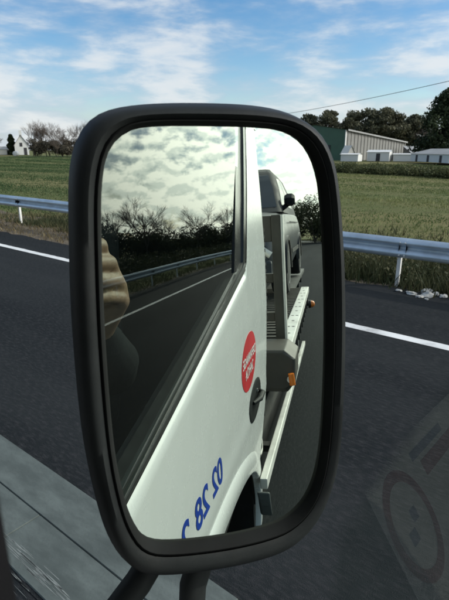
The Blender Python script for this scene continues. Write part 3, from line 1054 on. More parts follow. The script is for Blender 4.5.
# ---------------------------------------------------------------- power line
poles = [(58.0, 47.5, 5.9, 'wooden utility pole hidden behind the mirror, carrying the cable'), (41.5, 6.0, 7.9, 'wooden utility pole past the right edge, carrying the cable')]
tops = []
for i, (x, y, h, lb) in enumerate(poles):
    t = empty('utility_pole', (x, y, 0), lb, 'utility pole', 'utility poles carrying the cable')
    mb = MB()
    mb.tube([(0, 0, -.3), (0, 0, h)], [.14, .10], 10)
    mb.build('pole', 'wood_pole', t, 40)
    mb = MB()
    mb.lathe([(0, .02), (.02, .045), (.08, .05), (.1, .03), (.16, .03), (.18, .01)], 'z', (0, 0, h), 10)
    mb.build('insulator', 'wall_white', t, 40)
    tops.append(Vector((x, y, h + .12)))
pts = []
for i in range(25):
    t = i / 24
    p = tops[0].lerp(tops[1], t)
    p.z -= 4 * t * (1 - t) * 0.55
    pts.append(p)
mb = MB()
mb.tube(pts, 0.022, 6)
tag(mb.build('power_cable', 'cable', None, 60), 'single black overhead cable rising to the right across the sky', 'cable')
#@@TRUCK
# ================================================================ TOW TRUCK (we sit in its cab)
PZ = [0.50, 0.813, 1.04, 1.261, 1.529, 1.788, 2.039, 2.284, 2.475, 2.626, 2.90]
PX = [-0.075, -0.050, -0.018, 0.010, 0.029, 0.041, 0.043, 0.036, 0.027, 0.018, -0.03]


def prof_x(z):
    return float(np.interp(z, PZ, PX))


def belt(y):
    return 1.725 - 0.215 * y


def door_x(y, z):
    x = prof_x(z)
    if y > -1.237:
        x -= 0.014 * max(0.0, 1 - (belt(y) - z) / 0.03) ** 2
    x += 0.004 * math.exp(-((z - (1.40 + 0.02 * y)) / 0.05) ** 2)
    e = max(0.0, 1 - (y + 1.85) / 0.05)
    return x - 0.018 * e * e


def sill(y):
    return 1.766 - 0.2235 * y


def arch_z(y):
    a_ = 1.42 if y < -0.5 else 0.62
    t = (y + 0.5) / a_
    return 0.50 + 0.765 * math.sqrt(1 - t * t) if abs(t) < 1 else 0.0


truck = empty('tow_truck', (0, 0, 0), 'white flatbed tow truck with our wing mirror, white door and long car carrier bed', 'tow truck')

# door skin and rear corner panel
ys = np.concatenate([np.linspace(-1.85, -1.825, 3), np.linspace(-1.80, 0.78, 173)])
NZ = 46
mb = MB()
loops = []
for y in ys:
    zt = belt(y)
    if y < -1.237:
        zt = min(2.9, 2.0 + (-1.237 - y) / 0.527)
    zl = max(0.74, arch_z(y))
    col = []
    for k in range(NZ):
        t = k / (NZ - 1)
        z = zl + (zt - zl) * t
        col.append((door_x(y, z), y, z))      # with its pressed crease and rolled belt edge
    loops.append(col)
mb.loft(loops, closed=False, cap=False)
door = mb.build('door', 'door_paint', truck, 50)

# flared wheel-arch lip
mb = MB()
loops = []
for k in range(64):
    t = PI * (1 - k / 63)
    cy = -0.5 + (1.42 if math.cos(t) < 0 else 0.62) * math.cos(t)
    cz = 0.50 + 0.765 * math.sin(t)
    # outward direction in the door plane
    nr_ = Vector((0, math.cos(t) * (0.765 / 1.42 if math.cos(t) < 0 else 1.2), math.sin(t))).normalized()
    ring = []
    for (o_, x_) in ((-0.004, -0.018), (0.0, 0.010), (0.010, 0.015), (0.055, 0.013), (0.085, 0.005), (0.10, -0.010)):
        p = Vector((0, cy, cz)) + nr_ * o_
        ring.append((prof_x(p.z) + x_, p.y, p.z))
    loops.append(ring)
mb.loft(loops, closed=False, cap=False)
mb.build('wheel_arch', 'door_paint', truck, 60)
mb = MB()
mb.box(-0.62, -0.11, -1.86, 0.06, 1.22, 1.26)
mb.box(-0.42, -0.38, -1.86, 0.06, 0.45, 1.22)
mb.box(-0.60, -0.09, -1.90, -1.865, 0.45, 1.22)
mb.build('wheel_well', 'chassis', truck)

# belt-line weatherstrips under the window
def strip_along(name, f0, f1, x0, x1, mat, ya, yb, parent):
    mb = MB()
    loops = []
    for i in range(13):
        y = ya + (yb - ya) * i / 12
        za, zb_ = belt(y) + (sill(y) - belt(y)) * f0, belt(y) + (sill(y) - belt(y)) * f1
        xa = prof_x(za)
        loops.append([(xa + x0, y, za), (xa + x1, y, za + .001), (xa + x1, y, zb_ - .001), (xa + x0, y, zb_)])
    mb.loft(loops, True, True)
    return mb.build(name, mat, parent)


strip_along('window_seal', -0.02, 0.40, -0.03, -0.004, 'rubber', -1.26, 0.50, door)
strip_along('window_seal', 0.42, 0.56, -0.03, 0.000, 'grey_strip', -1.26, 0.103, door)
strip_along('window_seal', 0.58, 0.86, -0.03, -0.006, 'rubber', -1.26, 0.103, door)
strip_along('window_seal', 0.88, 1.00, -0.03, -0.002, 'grey_strip', -1.10, 0.103, door)
strip_along('window_seal', 1.00, 1.06, -0.03, -0.009, 'rubber', -1.10, 0.103, door)
# rear window frame (dark) and front divider
mb = MB()
loops = []
for i in range(9):
    z = 2.005 + (2.64 - 2.005) * i / 8
    yo = -1.237 - (z - 2.0) * 0.527
    yi = -1.075 - (z - 2.036) * 0.508
    yi += 0.05
    yg = yi - 0.045
    x = prof_x(z)
    loops.append([(x - .035, yo - .004, z), (x - .002, yo - .004, z), (x - .004, yo + .05, z), (x - .012, yo + .055, z), (x - .012, yg, z), (x - .003, yg + .003, z), (x - .003, yi, z), (x - .035, yi, z)])
mb.loft(loops, True, True)
mb.build('window_frame', 'gloss_black', door, 30)
mb = MB()
loops = []
for i in range(9):
    z = 1.70 + (2.64 - 1.70) * i / 8
    x = prof_x(z)
    y_ = 0.0915 + max(0, (2.12 - z)) * 0.10
    loops.append([(x - .035, y_, z), (x - .002, y_, z), (x - .002, y_ + .05, z), (x - .01, 0.50 - (z - 1.7) * .1, z), (x - .035, 0.50 - (z - 1.7) * .1, z)])
mb.loft(loops, True, True)
mb.build('quarter_panel', 'gloss_black', door, 30)
mb = MB()
loops = []
for y in np.linspace(-1.86, 0.5, 12):
    z0 = 2.615
    loops.append([(prof_x(z0) - .04, y, z0), (prof_x(z0) + .0, y, z0), (prof_x(2.7) + .002, y, 2.70), (prof_x(2.9) + .0, y, 2.91), (prof_x(2.9) - .06, y, 2.91)])
mb.loft(loops, True, True)
mb.build('window_header', 'white_paint', truck, 40)

# side pane, front edge shaped to the reflecting corner; glass ahead is left out
mb = MB()
zt = 2.63
def pane_x(z):
    return 0.034 - 0.016 * (z - 2.05)
outl = ((-1.07, sill(-1.07) - .02), (0.03, sill(0.03) - .03), (0.0142, 2.150), (0.0131, 2.169), (0.0064, 2.1855), (-0.004, 2.215), (-0.012, zt), (-1.055 - (zt - 2.036) * .508, zt))
o1 = [(pane_x(z), y, z) for y, z in outl]
mb.add(o1, [tuple(range(len(o1)))])
mb.build('window_pane', 'pane', door, recalc=False)
# inner door trim
mb = MB()
loops = []
for y in np.linspace(-1.8, 0.7, 20):
    zs = sill(y) - .02
    loops.append([(-0.10, y, 0.9), (-0.055, y, 1.5), (-0.03, y, zs - .03), (-0.015, y, zs), (0.015, y, zs)])
mb.loft(loops, False, False)
mb.build('door_trim', 'dark_trim', door, 40)

# door handle: dark pointed recess with a grip
mb = MB()
hc = (-1.41, 1.425)
outl = []
for k in range(28):
    t = 2 * PI * k / 28
    ry, rz = 0.165, 0.088
    sy = math.copysign(abs(math.cos(t)) ** 1.25, math.cos(t))
    sz = math.copysign(abs(math.sin(t)) ** 0.9, math.sin(t))
    outl.append((hc[0] + ry * sy, hc[1] + rz * sz))
l0 = [(door_x(y, z) + .0015, y, z) for y, z in outl]
l1 = [(door_x(y, z) + .004, hc[0] + (y - hc[0]) * .95, hc[1] + (z - hc[1]) * .93) for y, z in outl]
l2 = [(door_x(y, z) + .003, hc[0] + (y - hc[0]) * .86, hc[1] + (z - hc[1]) * .80) for y, z in outl]
mb.loft([l0, l1, l2], True, True)
dh = mb.build('door_handle', 'black_plastic', door, 40)
mb = MB()
mb.tube([(prof_x(1.43) + .006, -1.53, 1.425), (prof_x(1.43) + .026, -1.48, 1.432), (prof_x(1.44) + .028, -1.38, 1.44), (prof_x(1.44) + .007, -1.32, 1.44)], [.008, .012, .012, .008], 8)
mb.build('handle_grip', 'black_plastic', door, 60)
mb = MB()
mb.lathe([(0, .002), (0, .010), (.006, .010), (.008, .002)], 'x', (prof_x(1.44) + .004, -1.445, 1.452), 12)
mb.build('lock', 'chrome', door, 40)


def text_on(name, body, size, org, right, up, mat, parent, shear=0.0, sx_=1.0, align='LEFT', bold=0.0, lift=0.0008):
    cu = bpy.data.curves.new(name, 'FONT')
    cu.body = body
    cu.size = size
    cu.shear = shear
    cu.align_x = align
    cu.align_y = 'CENTER' if align == 'CENTER' else 'BOTTOM_BASELINE'
    cu.extrude = 0.0004
    cu.offset = bold
    tmp = bpy.data.objects.new(name + '_tmp', cu)
    COL.objects.link(tmp)
    bpy.context.view_layer.update()
    me = bpy.data.meshes.new_from_object(tmp.evaluated_get(bpy.context.evaluated_depsgraph_get()))
    bpy.data.objects.remove(tmp)
    r, u_ = Vector(right).normalized(), Vector(up).normalized()
    nrm = r.cross(u_).normalized()
    u_ = nrm.cross(r)
    mat4 = Matrix((r * sx_, u_, nrm)).transposed().to_4x4()
    mat4.translation = Vector(org)
    me.transform(mat4)
    lo = min((v.co - Vector(org)).dot(nrm) for v in me.vertices)
    for v in me.vertices:            # lay the film on the curved door skin
        v.co.x = door_x(v.co.y, v.co.z) + lift + ((v.co - Vector(org)).dot(nrm) - lo) * 0.5
    me.materials.clear()
    me.materials.append(M[mat])
    o = bpy.data.objects.new(name, me)
    COL.objects.link(o)
    o.parent = parent
    return o


# blue telephone number, read from the back of the door to the front
dz = prof_x(1.52) - prof_x(1.43)
tup = Vector((dz, 0, 0.09))
for s, yy, zz in (('02', -0.748, 1.424), ('28', -0.580, 1.434), ('2', -0.405, 1.448)):
    text_on('phone_number', s, 0.118, (prof_x(zz + .04) + 0.0055, yy, zz), (0, 1, 0.06), tup, 'blue_film', door, 0.30, 1.10, bold=0.0022)

# oval red sticker with white lettering
mb = MB()
n_ = 40
st = (-1.245, 1.640)
SY, SZ = 0.172, 0.113
out_ = [(st[0] + SY * math.cos(2 * PI * k / n_), st[1] + SZ * math.sin(2 * PI * k / n_)) for k in range(n_)]
mb.loft([[(door_x(y, z) + .0002, y, z) for y, z in out_], [(door_x(y, z) + .0012, y, z) for y, z in out_]], True, True)
stk = mb.build('round_sticker', 'red_film', door)
sl = Vector((prof_x(1.70) - prof_x(1.58), 0, 0.12))
text_on('sticker_lettering', 'DEPANNAGE', 0.052, (prof_x(1.655) + .0030, st[0], 1.657), (0, 1, 0.0), sl, 'white_film', door, 0, 0.98, 'CENTER', 0.0008, 0.0019)
text_on('sticker_lettering', '24H/24', 0.058, (prof_x(1.60) + .0030, st[0], 1.603), (0, 1, 0.0), sl, 'white_film', door, 0, 1.05, 'CENTER', 0.0008, 0.0019)

# black clips down the rear cab edge
mb = MB()
for i in range(16):
    z = 1.62 + i * .034
    mb.box(prof_x(z) - .028, prof_x(z) - .004, -1.866, -1.8505, z, z + .016)
mb.build('edge_seal', 'rubber', truck)

# rest of the cab
mb = MB()
mb.box(-2.05, -0.03, -1.90, -1.851, 1.0, 2.9)
mb.build('cab_back', 'white_paint', truck, bevel=0.008)
mb = MB()
mb.loft([[(-2.08, -1.9, 2.88), (-2.0, -1.9, 2.98), (-0.12, -1.9, 2.98), (-0.04, -1.9, 2.915)], [(-2.08, 0.35, 2.88), (-2.0, 0.35, 2.98), (-0.12, 0.35, 2.98), (-0.04, 0.35, 2.915)], [(-2.05, 0.55, 2.84), (-2.0, 0.55, 2.90), (-0.12, 0.55, 2.90), (-0.05, 0.55, 2.86)]], True, True)
mb.build('roof', 'white_paint', truck, 40)
mb = MB()
mb.box(-2.08, -2.02, -1.85, 0.8, 0.74, 1.85)
mb.box(-2.08, -2.02, -1.85, -1.2, 1.85, 2.88)
mb.box(-2.08, -2.02, -1.2, 0.45, 2.65, 2.88)
mb.build('side_panel', 'white_paint', truck, bevel=0.006)
mb = MB()
mb.add([(-2.04, -1.2, 1.85), (-2.04, 0.55, 1.85), (-2.04, 0.40, 2.65), (-2.04, -1.2, 2.65)], [(0, 1, 2, 3)])
mb.build('window_pane', 'pane', truck, recalc=False)
mb = MB()
for y, z0, z1 in ((0.82, 0.72, 1.15), (0.80, 1.155, 1.72)):
    mb.box(-2.08, 0.02, y - .06, y, z0, z1)
mb.build('front_panel', 'white_paint', truck, bevel=0.02)
mb = MB()
for x in (-1.95, -0.33):
    mb.box(x, x + .26, .80, .825, .88, 1.06)
mb.build('headlight', 'lamp_clear', truck, bevel=0.01)
mb = MB()
mb.add([(-2.0, 0.76, 1.73), (-0.05, 0.76, 1.73), (-0.10, 0.54, 2.86), (-1.96, 0.54, 2.86)], [(0, 1, 2, 3)])
mb.build('windscreen', 'screen', truck, recalc=False)
mb = MB()
for x in (-2.04, -0.045):
    mb.tube([(x, 0.76, 1.70), (x - .02, 0.54, 2.87)], .045, 8)
mb.build('windscreen_pillar', 'white_paint', truck, 60)
# dark cab lining, seats, dashboard
mb = MB()
mb.box(-2.0, -0.06, -1.845, -1.80, 1.0, 2.86)
mb.box(-2.0, -0.10, -1.80, 0.5, 2.83, 2.875)
mb.box(-2.015, -1.98, -1.80, 0.7, 1.0, 1.84)
mb.box(-2.015, -0.10, -1.80, 0.72, 0.97, 1.0)
mb.build('cab_lining', 'dark_trim', truck)
mb = MB()
mb.loft([[(x, y, z) for y, z in ((0.72, 1.1), (0.34, 1.15), (0.30, 1.55), (0.36, 1.68), (0.70, 1.72))] for x in (-1.97, -1.2, -0.14)], True, True)
dash = mb.build('dashboard', 'dark_trim', truck, bevel=0.015)


def seat(x):
    mb = MB()
    mb.box(x - .26, x + .26, -0.80, -0.26, 1.44, 1.60)
    s = mb.build('seat', 'seat_cloth', truck, bevel=0.04)
    mb = MB()
    mb.loft([[(x - w_, -0.78 - d_, z), (x + w_, -0.78 - d_, z), (x + w_, -0.92 - d_, z), (x - w_, -0.92 - d_, z)] for z, w_, d_ in ((1.52, .24, 0), (1.8, .26, .04), (2.15, .25, .10), (2.30, .2, .13))], True, True)
    mb.build('backrest', 'seat_cloth', s, bevel=0.04)
    mb = MB()
    mb.box(x - .13, x + .13, -1.04, -0.94, 2.34, 2.54)
    mb.build('headrest', 'seat_cloth', s, bevel=0.035)


seat(-0.60)
seat(-1.50)
mb = MB()
c0 = Vector((-1.5, 0.05, 1.86))
e1, e2 = Vector((1, 0, 0)), Vector((0, 0.45, 0.89)).normalized()
ring = [c0 + (e1 * math.cos(2 * PI * k / 40) + e2 * math.sin(2 * PI * k / 40)) * 0.21 for k in range(41)]
mb.tube(ring, .014, 8)
for k in (0, 20, 30):
    mb.tube([c0, ring[k]], .014, 6)
mb.tube([c0, c0 + Vector((0, .30, -.16))], .03, 8)
mb.build('steering_wheel', 'dark_trim', truck, 60)

# ---------------------------------------------------------------- wing mirror
MN = Vector((-0.5203268, -0.8498174, 0.0840861))
MC = Vector((0.2554, 0.2195, 2.0727))
MU = Vector((0.8528377, -0.5221761, 0.0))
MV = MN.cross(MU)
inner = [(-0.0711, 0.0773), (-0.0678, 0.1092), (-0.0626, 0.1265), (-0.0529, 0.137), (-0.0377, 0.1421), (-0.0002, 0.1433), (0.044, 0.1427), (0.0676, 0.1389), (0.0824, 0.1278), (0.0911, 0.1098), (0.095, 0.0875), (0.0984, 0.0449), (0.1004, -0.0126), (0.0997, -0.0737), (0.0958, -0.1287), (0.0854, -0.16), (0.066, -0.1763), (0.0414, -0.1801), (0.0036, -0.1776), (-0.0381, -0.1697), (-0.0566, -0.1605), (-0.0661, -0.1418), (-0.0716, -0.1148), (-0.075, -0.0733), (-0.0746, 0.0022)]
outer = [(-0.0917, 0.0848), (-0.0882, 0.1157), (-0.0816, 0.135), (-0.0688, 0.1488), (-0.0465, 0.1554), (-0.0066, 0.1584), (0.0442, 0.1579), (0.0757, 0.1513), (0.0958, 0.1385), (0.1048, 0.1169), (0.111, 0.0831), (0.1161, 0.0355), (0.1188, -0.0236), (0.1186, -0.0864), (0.1141, -0.1426), (0.0977, -0.1832), (0.0729, -0.2064), (0.041, -0.2116), (-0.0061, -0.2072), (-0.0517, -0.1967), (-0.072, -0.1817), (-0.085, -0.1537), (-0.0922, -0.1178), (-0.0969, -0.0609), (-0.0961, 0.019)]


outer = [(u0 + (.002 if u0 > .1 else 0), v0 - (.0035 if v0 < -.15 else 0)) for u0, v0 in outer]


def resample(pts, n=96):
    """smooth closed curve through the points, evenly spaced"""
    P_ = np.array(pts)
    m_ = len(P_)
    dense = []
    for i in range(m_):
        p0, p1, p2, p3 = P_[i - 1], P_[i], P_[(i + 1) % m_], P_[(i + 2) % m_]
        for t in np.linspace(0, 1, 16, endpoint=False):
            dense.append(0.5 * ((2 * p1) + (-p0 + p2) * t + (2 * p0 - 5 * p1 + 4 * p2 - p3) * t * t + (-p0 + 3 * p1 - 3 * p2 + p3) * t ** 3))
    dense = np.array(dense)
    for _ in range(12):
        dense = 0.25 * np.roll(dense, 1, 0) + 0.5 * dense + 0.25 * np.roll(dense, -1, 0)
    seg = np.linalg.norm(np.roll(dense, -1, 0) - dense, axis=1)
    s = np.concatenate([[0], np.cumsum(seg)])
    # index by angle from the centre so that both outlines correspond
    c = np.array([0.012, -0.02])
    ang = np.unwrap(np.arctan2(dense[:, 1] - c[1], dense[:, 0] - c[0]))
    if ang[-1] < ang[0]:
        ang, dense = ang[::-1], dense[::-1]
    tgt = np.linspace(-PI, PI, n, endpoint=False)
    a2 = np.concatenate([ang - 2 * PI, ang, ang + 2 * PI])
    d2 = np.concatenate([dense, dense, dense])
    o_ = np.argsort(a2)
    return np.stack([np.interp(tgt, a2[o_], d2[o_, k]) for k in (0, 1)], -1)


# sample angles so that corners get as many points as the straights
RI, RO = resample(inner, 160), resample(outer, 160)


def ml(p, off):
    return MC + MU * float(p[0]) + MV * float(p[1]) + MN * off


def lerp_ring(t, off, sh=(0, 0), sc=1.0):
    c = np.array([0.012, -0.02])
    r_ = RI + (RO - RI) * t
    r_ = c + (r_ - c) * sc + np.array(sh)
    return [ml(p, off) for p in r_]


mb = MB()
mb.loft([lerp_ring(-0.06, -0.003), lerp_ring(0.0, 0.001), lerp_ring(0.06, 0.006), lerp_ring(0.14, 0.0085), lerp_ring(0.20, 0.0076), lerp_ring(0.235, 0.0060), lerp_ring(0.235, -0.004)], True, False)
shaded_bezel = mb
mb = MB()
rings = [lerp_ring(0.24, 0.0072),
         lerp_ring(0.42, 0.0105), lerp_ring(0.62, 0.0090), lerp_ring(0.80, 0.0035), lerp_ring(0.95, -0.005, (0.000, 0.001)), lerp_ring(1.04, -0.016, (0.003, 0.000)),
         lerp_ring(1.05, -0.030, (0.008, -0.003)), lerp_ring(1.02, -0.05, (0.014, -0.007)), lerp_ring(0.9, -0.068, (0.024, -0.012), 0.96), lerp_ring(0.7, -0.083, (0.026, -0.012), 0.86), lerp_ring(0.6, -0.092, (0.026, -0.012), 0.6), lerp_ring(0.6, -0.095, (0.026, -0.012), 0.2)]
mb.loft(rings, True, True)
mb.f = [f for f in mb.f if len(f) == 4] + [mb.f[-1]]
mb.mi = [0] * len(mb.f)
wm = mb.build('wing_mirror', 'black_plastic', truck, 60)
mb = MB()
ring = [ml(p, 0.0) for p in RI]
mb.add(ring + [ml((0.012, -0.02), 0.0)], [(k, (k + 1) % len(ring), len(ring)) for k in range(len(ring))])
mb.build('mirror_glass', 'mirror', wm, recalc=False)
shaded_bezel.build('mirror_bezel_shaded', 'shaded_bezel', wm, 60)  # inner rings of the housing bezel, split off for the painted shade
mb = MB()
mb.tube([ml((-0.026, -0.165), -0.045), ml((-0.034, -0.196), -0.040), Vector((0.211, 0.264, 1.842)), Vector((0.185, 0.280, 1.805)), Vector((0.150, 0.305, 1.755)), Vector((0.10, 0.34, 1.68)), Vector((0.05, 0.37, 1.60))], [.0122] * 7, 16)
mb.build('mirror_arm', 'black_plastic', wm, 60)
mb = MB()
mb.tube([ml((0.012, -0.16), -0.045), ml((0.008, -0.20), -0.042), Vector((0.250, 0.236, 1.825)), Vector((0.248, 0.237, 1.79)), Vector((0.225, 0.252, 1.72)), Vector((0.15, 0.305, 1.60)), Vector((0.05, 0.37, 1.52))], [.0122] * 7, 16)
mb.build('mirror_arm', 'black_plastic', wm, 60)
mb = MB()
mb.box(0.028, 0.062, 0.335, 0.405, 1.46, 1.66)
mb.build('mirror_bracket', 'black_plastic', wm, bevel=0.008)

# ---------------------------------------------------------------- chassis, wheels, bed
def wheel(name, x, y, r, wd_, parent, hub='rim'):
    mb = MB()
    mb.lathe([(-wd_ / 2, r * .62), (-wd_ / 2, r * .93), (-wd_ * .40, r * .99), (-wd_ * .2, r), (wd_ * .2, r), (wd_ * .40, r * .99), (wd_ / 2, r * .93), (wd_ / 2, r * .62)], 'x', (0, 0, 0), 36)
    t = mb.build(name, 'tyre', parent, 40)
    t.location = (x, y, r)
    mb = MB()
    mb.lathe([(-wd_ * .2, r * .1), (-wd_ * .2, r * .60), (wd_ * .52, r * .63), (wd_ * .50, r * .57), (wd_ * .25, r * .50), (wd_ * .25, r * .3), (wd_ * .42, r * .24), (wd_ * .42, r * .03)], 'x', (0, 0, 0), 28)
    mb.build('rim', hub, t, 40)
    mb = MB()
    for k in range(8):
        a = 2 * PI * k / 8
        mb.lathe([(wd_ * .25, r * .03), (wd_ * .34, r * .03), (wd_ * .36, r * .012)], 'x', (0, r * .4 * math.cos(a), r * .4 * math.sin(a)), 8)
    mb.build('wheel_nut', 'rim', t)
    return t


for x, y in ((-0.225, -0.95), (-1.80, -0.95), (-0.30, -6.9), (-1.75, -6.9)):
    wheel('wheel', x, y, 0.50, 0.28, truck)
mb = MB()
for x in (-1.45, -0.60):
    mb.box(x - .05, x + .05, -9.6, 0.5, 0.78, 1.0)
for y in (-2.3, -3.5, -4.8, -6.0, -7.6, -9.0):
    mb.box(-1.40, -0.65, y - .05, y + .05, .80, .96)
mb.build('chassis_frame', 'chassis', truck)
mb = MB()
for i in range(9):
    y = -2.3 - i * .9
    mb.box(-2.0, -0.06 if i < 5 else -0.2, y - .04, y + .04, 1.01, 1.18)
mb.build('bed_crossmember', 'chassis', truck)
mb = MB()
mb.box(-2.05, -0.05, -6.52, -2.22, 1.20, 1.255)
mb.box(-2.05, -0.16, -9.9, -6.521, 1.199, 1.254)
fb = mb.build('flatbed', 'bed_mesh', truck)
mb = MB()
for i in range(35):
    y = -2.35 - i * .12
    mb.box(-0.62, -0.055, y - .02, y + .02, 1.256, 1.272)
mb.build('deck_tread', 'weathered_steel', fb)
mb = MB()
mb.box(-0.045, 0.062, -6.5, -2.62, 1.20, 1.278)
rl = mb.build('side_rail', 'alu', truck, bevel=0.006)
mb = MB()
mb.box(-2.15, -2.055, -9.9, -2.3, 1.20, 1.278)
mb.build('side_rail', 'alu', truck, bevel=0.006)
for i in range(14):
    for dx in ((-0.012, .030) if i % 2 else (0.01,)):
        mb = MB()
        mb.lathe([(1.2785, .002), (1.2785, .016), (1.2800, .013), (1.2800, .002)], 'z', (dx, -2.85 - i * .27, 0), 10)
        mb.build('bolt_hole', 'chassis', rl)
# dirty skirt under the rail with brackets
mb = MB()
mb.box(-0.03, 0.03, -6.6, -2.62, 1.04, 1.198)
mb.build('bed_skirt', 'weathered_steel', truck)
for i in range(12):
    mb = MB()
    mb.box(0.0305, 0.058, -2.9 - i * .3, -2.86 - i * .3, 1.06, 1.18)
    mb.build('skirt_bracket', 'chassis', truck, bevel=0.003)
# side guard bar, bright, and its front bracket flap
mb = MB()
mb.obox((0.0, -3.75, 0.745), (0.019, 0, 0), (0, 2.06, 0.135), (0, 0, 0.028))
mb.build('side_guard', 'alu', truck, bevel=0.006)
mb = MB()
mb.loft([[(-0.022 + .012 * math.sin(t * 2), -1.60 - .05 * (1 - math.cos(t * 1.6)), 0.885 - .15 * t), (0.040 + .004 * math.sin(t * 2), -1.60 - .05 * (1 - math.cos(t * 1.6)), 0.885 - .15 * t), (0.040, -1.615 - .05 * (1 - math.cos(t * 1.6)), 0.885 - .15 * t), (-0.022, -1.615 - .05 * (1 - math.cos(t * 1.6)), 0.885 - .15 * t)] for t in (0, .25, .5, .75, 1)], True, True)
mb.build('mudflap', 'mudflap', truck, bevel=0.008)
mb = MB()
for y, z in ((-2.2, .84), (-3.7, .745), (-5.2, .65)):
    mb.box(-0.35, -0.027, y - .03, y + .03, z - .02, z + .02)
    mb.box(-0.36, -0.32, y - .03, y + .03, z - .02, 1.15)
mb.build('guard_bracket', 'chassis', truck)
# headboard behind the cab
mb = MB()
mb.box(0.005, 0.062, -2.54, -2.47, 1.20, 2.225)
hb = mb.build('headboard', 'weathered_steel', truck, bevel=0.006)
mb = MB()
mb.box(0.0625, 0.078, -2.535, -2.475, 1.28, 2.223)
mb.build('post_cap', 'alu', hb, bevel=0.003)
mb = MB()
mb.box(-2.05, 0.004, -2.535, -2.49, 2.06, 2.222)
mb.build('crossbar', 'box_brown', hb, bevel=0.006)
for k in range(3):
    mb = MB()
    mb.box(-2.05, 0.004, -2.53, -2.50, 1.30 + .25 * k, 1.36 + .25 * k)
    mb.build('crossbar', 'weathered_steel', hb, bevel=0.006)
mb = MB()
mb.box(-2.05, -1.97, -2.58, -2.47, 1.20, 2.222)
mb.build('headboard_post', 'weathered_steel', hb, bevel=0.006)
mb = MB()
mb.tube([(-0.35, -2.40, 2.22), (0.0, -2.42, 1.98)], .022, 8)
mb.build('brace', 'alu', hb, 60)
# toolbox with marker lamp
mb = MB()
mb.loft([[(-0.45, y, 1.215 + i_), (0.10 - i_, y, 1.215 + i_ * 2), (0.145 - i_, y, 1.27), (0.150 - i_, y, 1.41), (0.09 - i_, y, 1.46 - i_), (-0.45, y, 1.46 - i_)] for y, i_ in ((-2.10, .012), (-2.115, 0), (-2.40, 0), (-2.415, .012))], True, True)
tb = mb.build('toolbox', 'box_brown', truck, bevel=0.006)
mb = MB()
mb.tube([(0.12, -2.09, 1.30), (0.12, -2.075, 1.30)], .02, 10)
mb.build('box_latch', 'chrome', tb, 60)


def marker(x, y, z, s=1.0):
    mb = MB()
    mb.lathe([(0, .004), (0, .036 * s), (.02 * s, .036 * s), (.024 * s, .03 * s)], 'x', (x, y, z), 16)
    b0 = mb.build('marker_lamp', 'chassis', truck, 40)
    mb = MB()
    mb.lathe([(.0205 * s, .031 * s), (.04 * s, .028 * s), (.052 * s, .016 * s), (.055 * s, .003 * s)], 'x', (x, y, z), 16)
    mb.build('lamp_lens', 'amber', b0, 40)


mb = MB()
mb.tube([(0.125, -2.075, 1.335), (0.132, -2.075, 1.27)], [.017, .017], 12)
mb.build('marker_lamp', 'amber', truck, 60)
mb = MB()
mb.tube([(0.03, -5.9, 1.10), (0.075, -5.9, 1.12)], .02, 8)
mb.build('lamp_stalk', 'chassis', truck, 60)
marker(0.075, -5.9, 1.12, 1.5)
# clutter between cab and bed: tank, battery box, hoses
mb = MB()
mb.tube([(-0.55, -1.95, 0.95), (-0.10, -1.95, 0.95)], .16, 20)
mb.build('air_tank', 'chassis', truck, 40)
mb = MB()
mb.box(-0.50, -0.075, -3.9, -2.12, .50, 1.03)
mb.build('battery_box', 'chassis', truck, bevel=0.015)
for k in range(3):
    mb = MB()
    mb.tube([(-0.10 - .05 * k, -1.9, 1.5), (-0.06 - .05 * k, -2.0, 1.25 + .03 * k), (-0.10 - .05 * k, -2.15, 1.12), (-0.2, -2.3, 1.15)], .014, 8)
    mb.build('hose', 'rubber', truck, 60)
mb = MB()
mb.lathe([(0, .02), (0, .055), (.03, .06), (.05, .05), (.055, .01)], 'x', (-0.09, -1.95, 0.95), 16)
mb.build('tank_cap', 'chrome', truck, 40)

# ================================================================ CAR ON THE BED
CX, CY, CZ = -1.06, -4.95, 1.28
car = empty('carried_car', (CX, CY, CZ), 'dark silver car riding on the tow truck bed, facing the cab', 'car')
cr = [(-4.4, .90, .42, 1.02), (-4.25, .965, .32, 1.13), (-3.8, 1, .27, 1.16), (-2.5, 1, .25, 1.15), (-1.6, 1, .25, 1.13), (-1.15, 1, .25, 1.10), (-.7, .995, .25, 1.04), (-.35, .97, .26, .96), (-.12, .91, .30, .84), (-.02, .84, .36, .72)]
loops = []
for y, ws, zb_, ztp in cr:
    h_ = ztp - zb_
    half = [(.70, 0), (.80, .03), (.86, .16), (.885, .38), (.90, .58), (.88, .74), (.84, .88), (.74, .96), (.40, 1.0)]
    pr = [(x * ws, zb_ + q_ * h_) for x, q_ in half]
    ring = [(x, y, z) for x, z in pr] + [(0, y, ztp + .015)] + [(-x, y, z) for x, z in pr[::-1]]
    loops.append(ring)
mb = MB()
mb.loft(loops, True, True)
mb.build('body', 'car_paint', car, 35)
gh = [(1.08, -1.15, -4.32, .80), (1.16, -1.28, -4.27, .785), (1.45, -1.74, -4.10, .70), (1.70, -2.12, -3.98, .60), (1.79, -2.36, -3.85, .53), (1.815, -2.7, -3.6, .40)]


def gring(z, yf, yr, hw, grow=0.0):
    c = .055
    return [(hw + grow, yr + c, z), (hw + grow, yf - c * 1.6, z), (hw - c + grow * .5, yf + grow, z), (-hw + c - grow * .5, yf + grow, z), (-hw - grow, yf - c * 1.6, z), (-hw - grow, yr + c, z), (-hw + c, yr - grow, z), (hw - c, yr - grow, z)]


mb = MB()
mb.loft([gring(*g_) for g_ in gh], True, True)
mb.build('cabin', 'car_roof', car, 50)


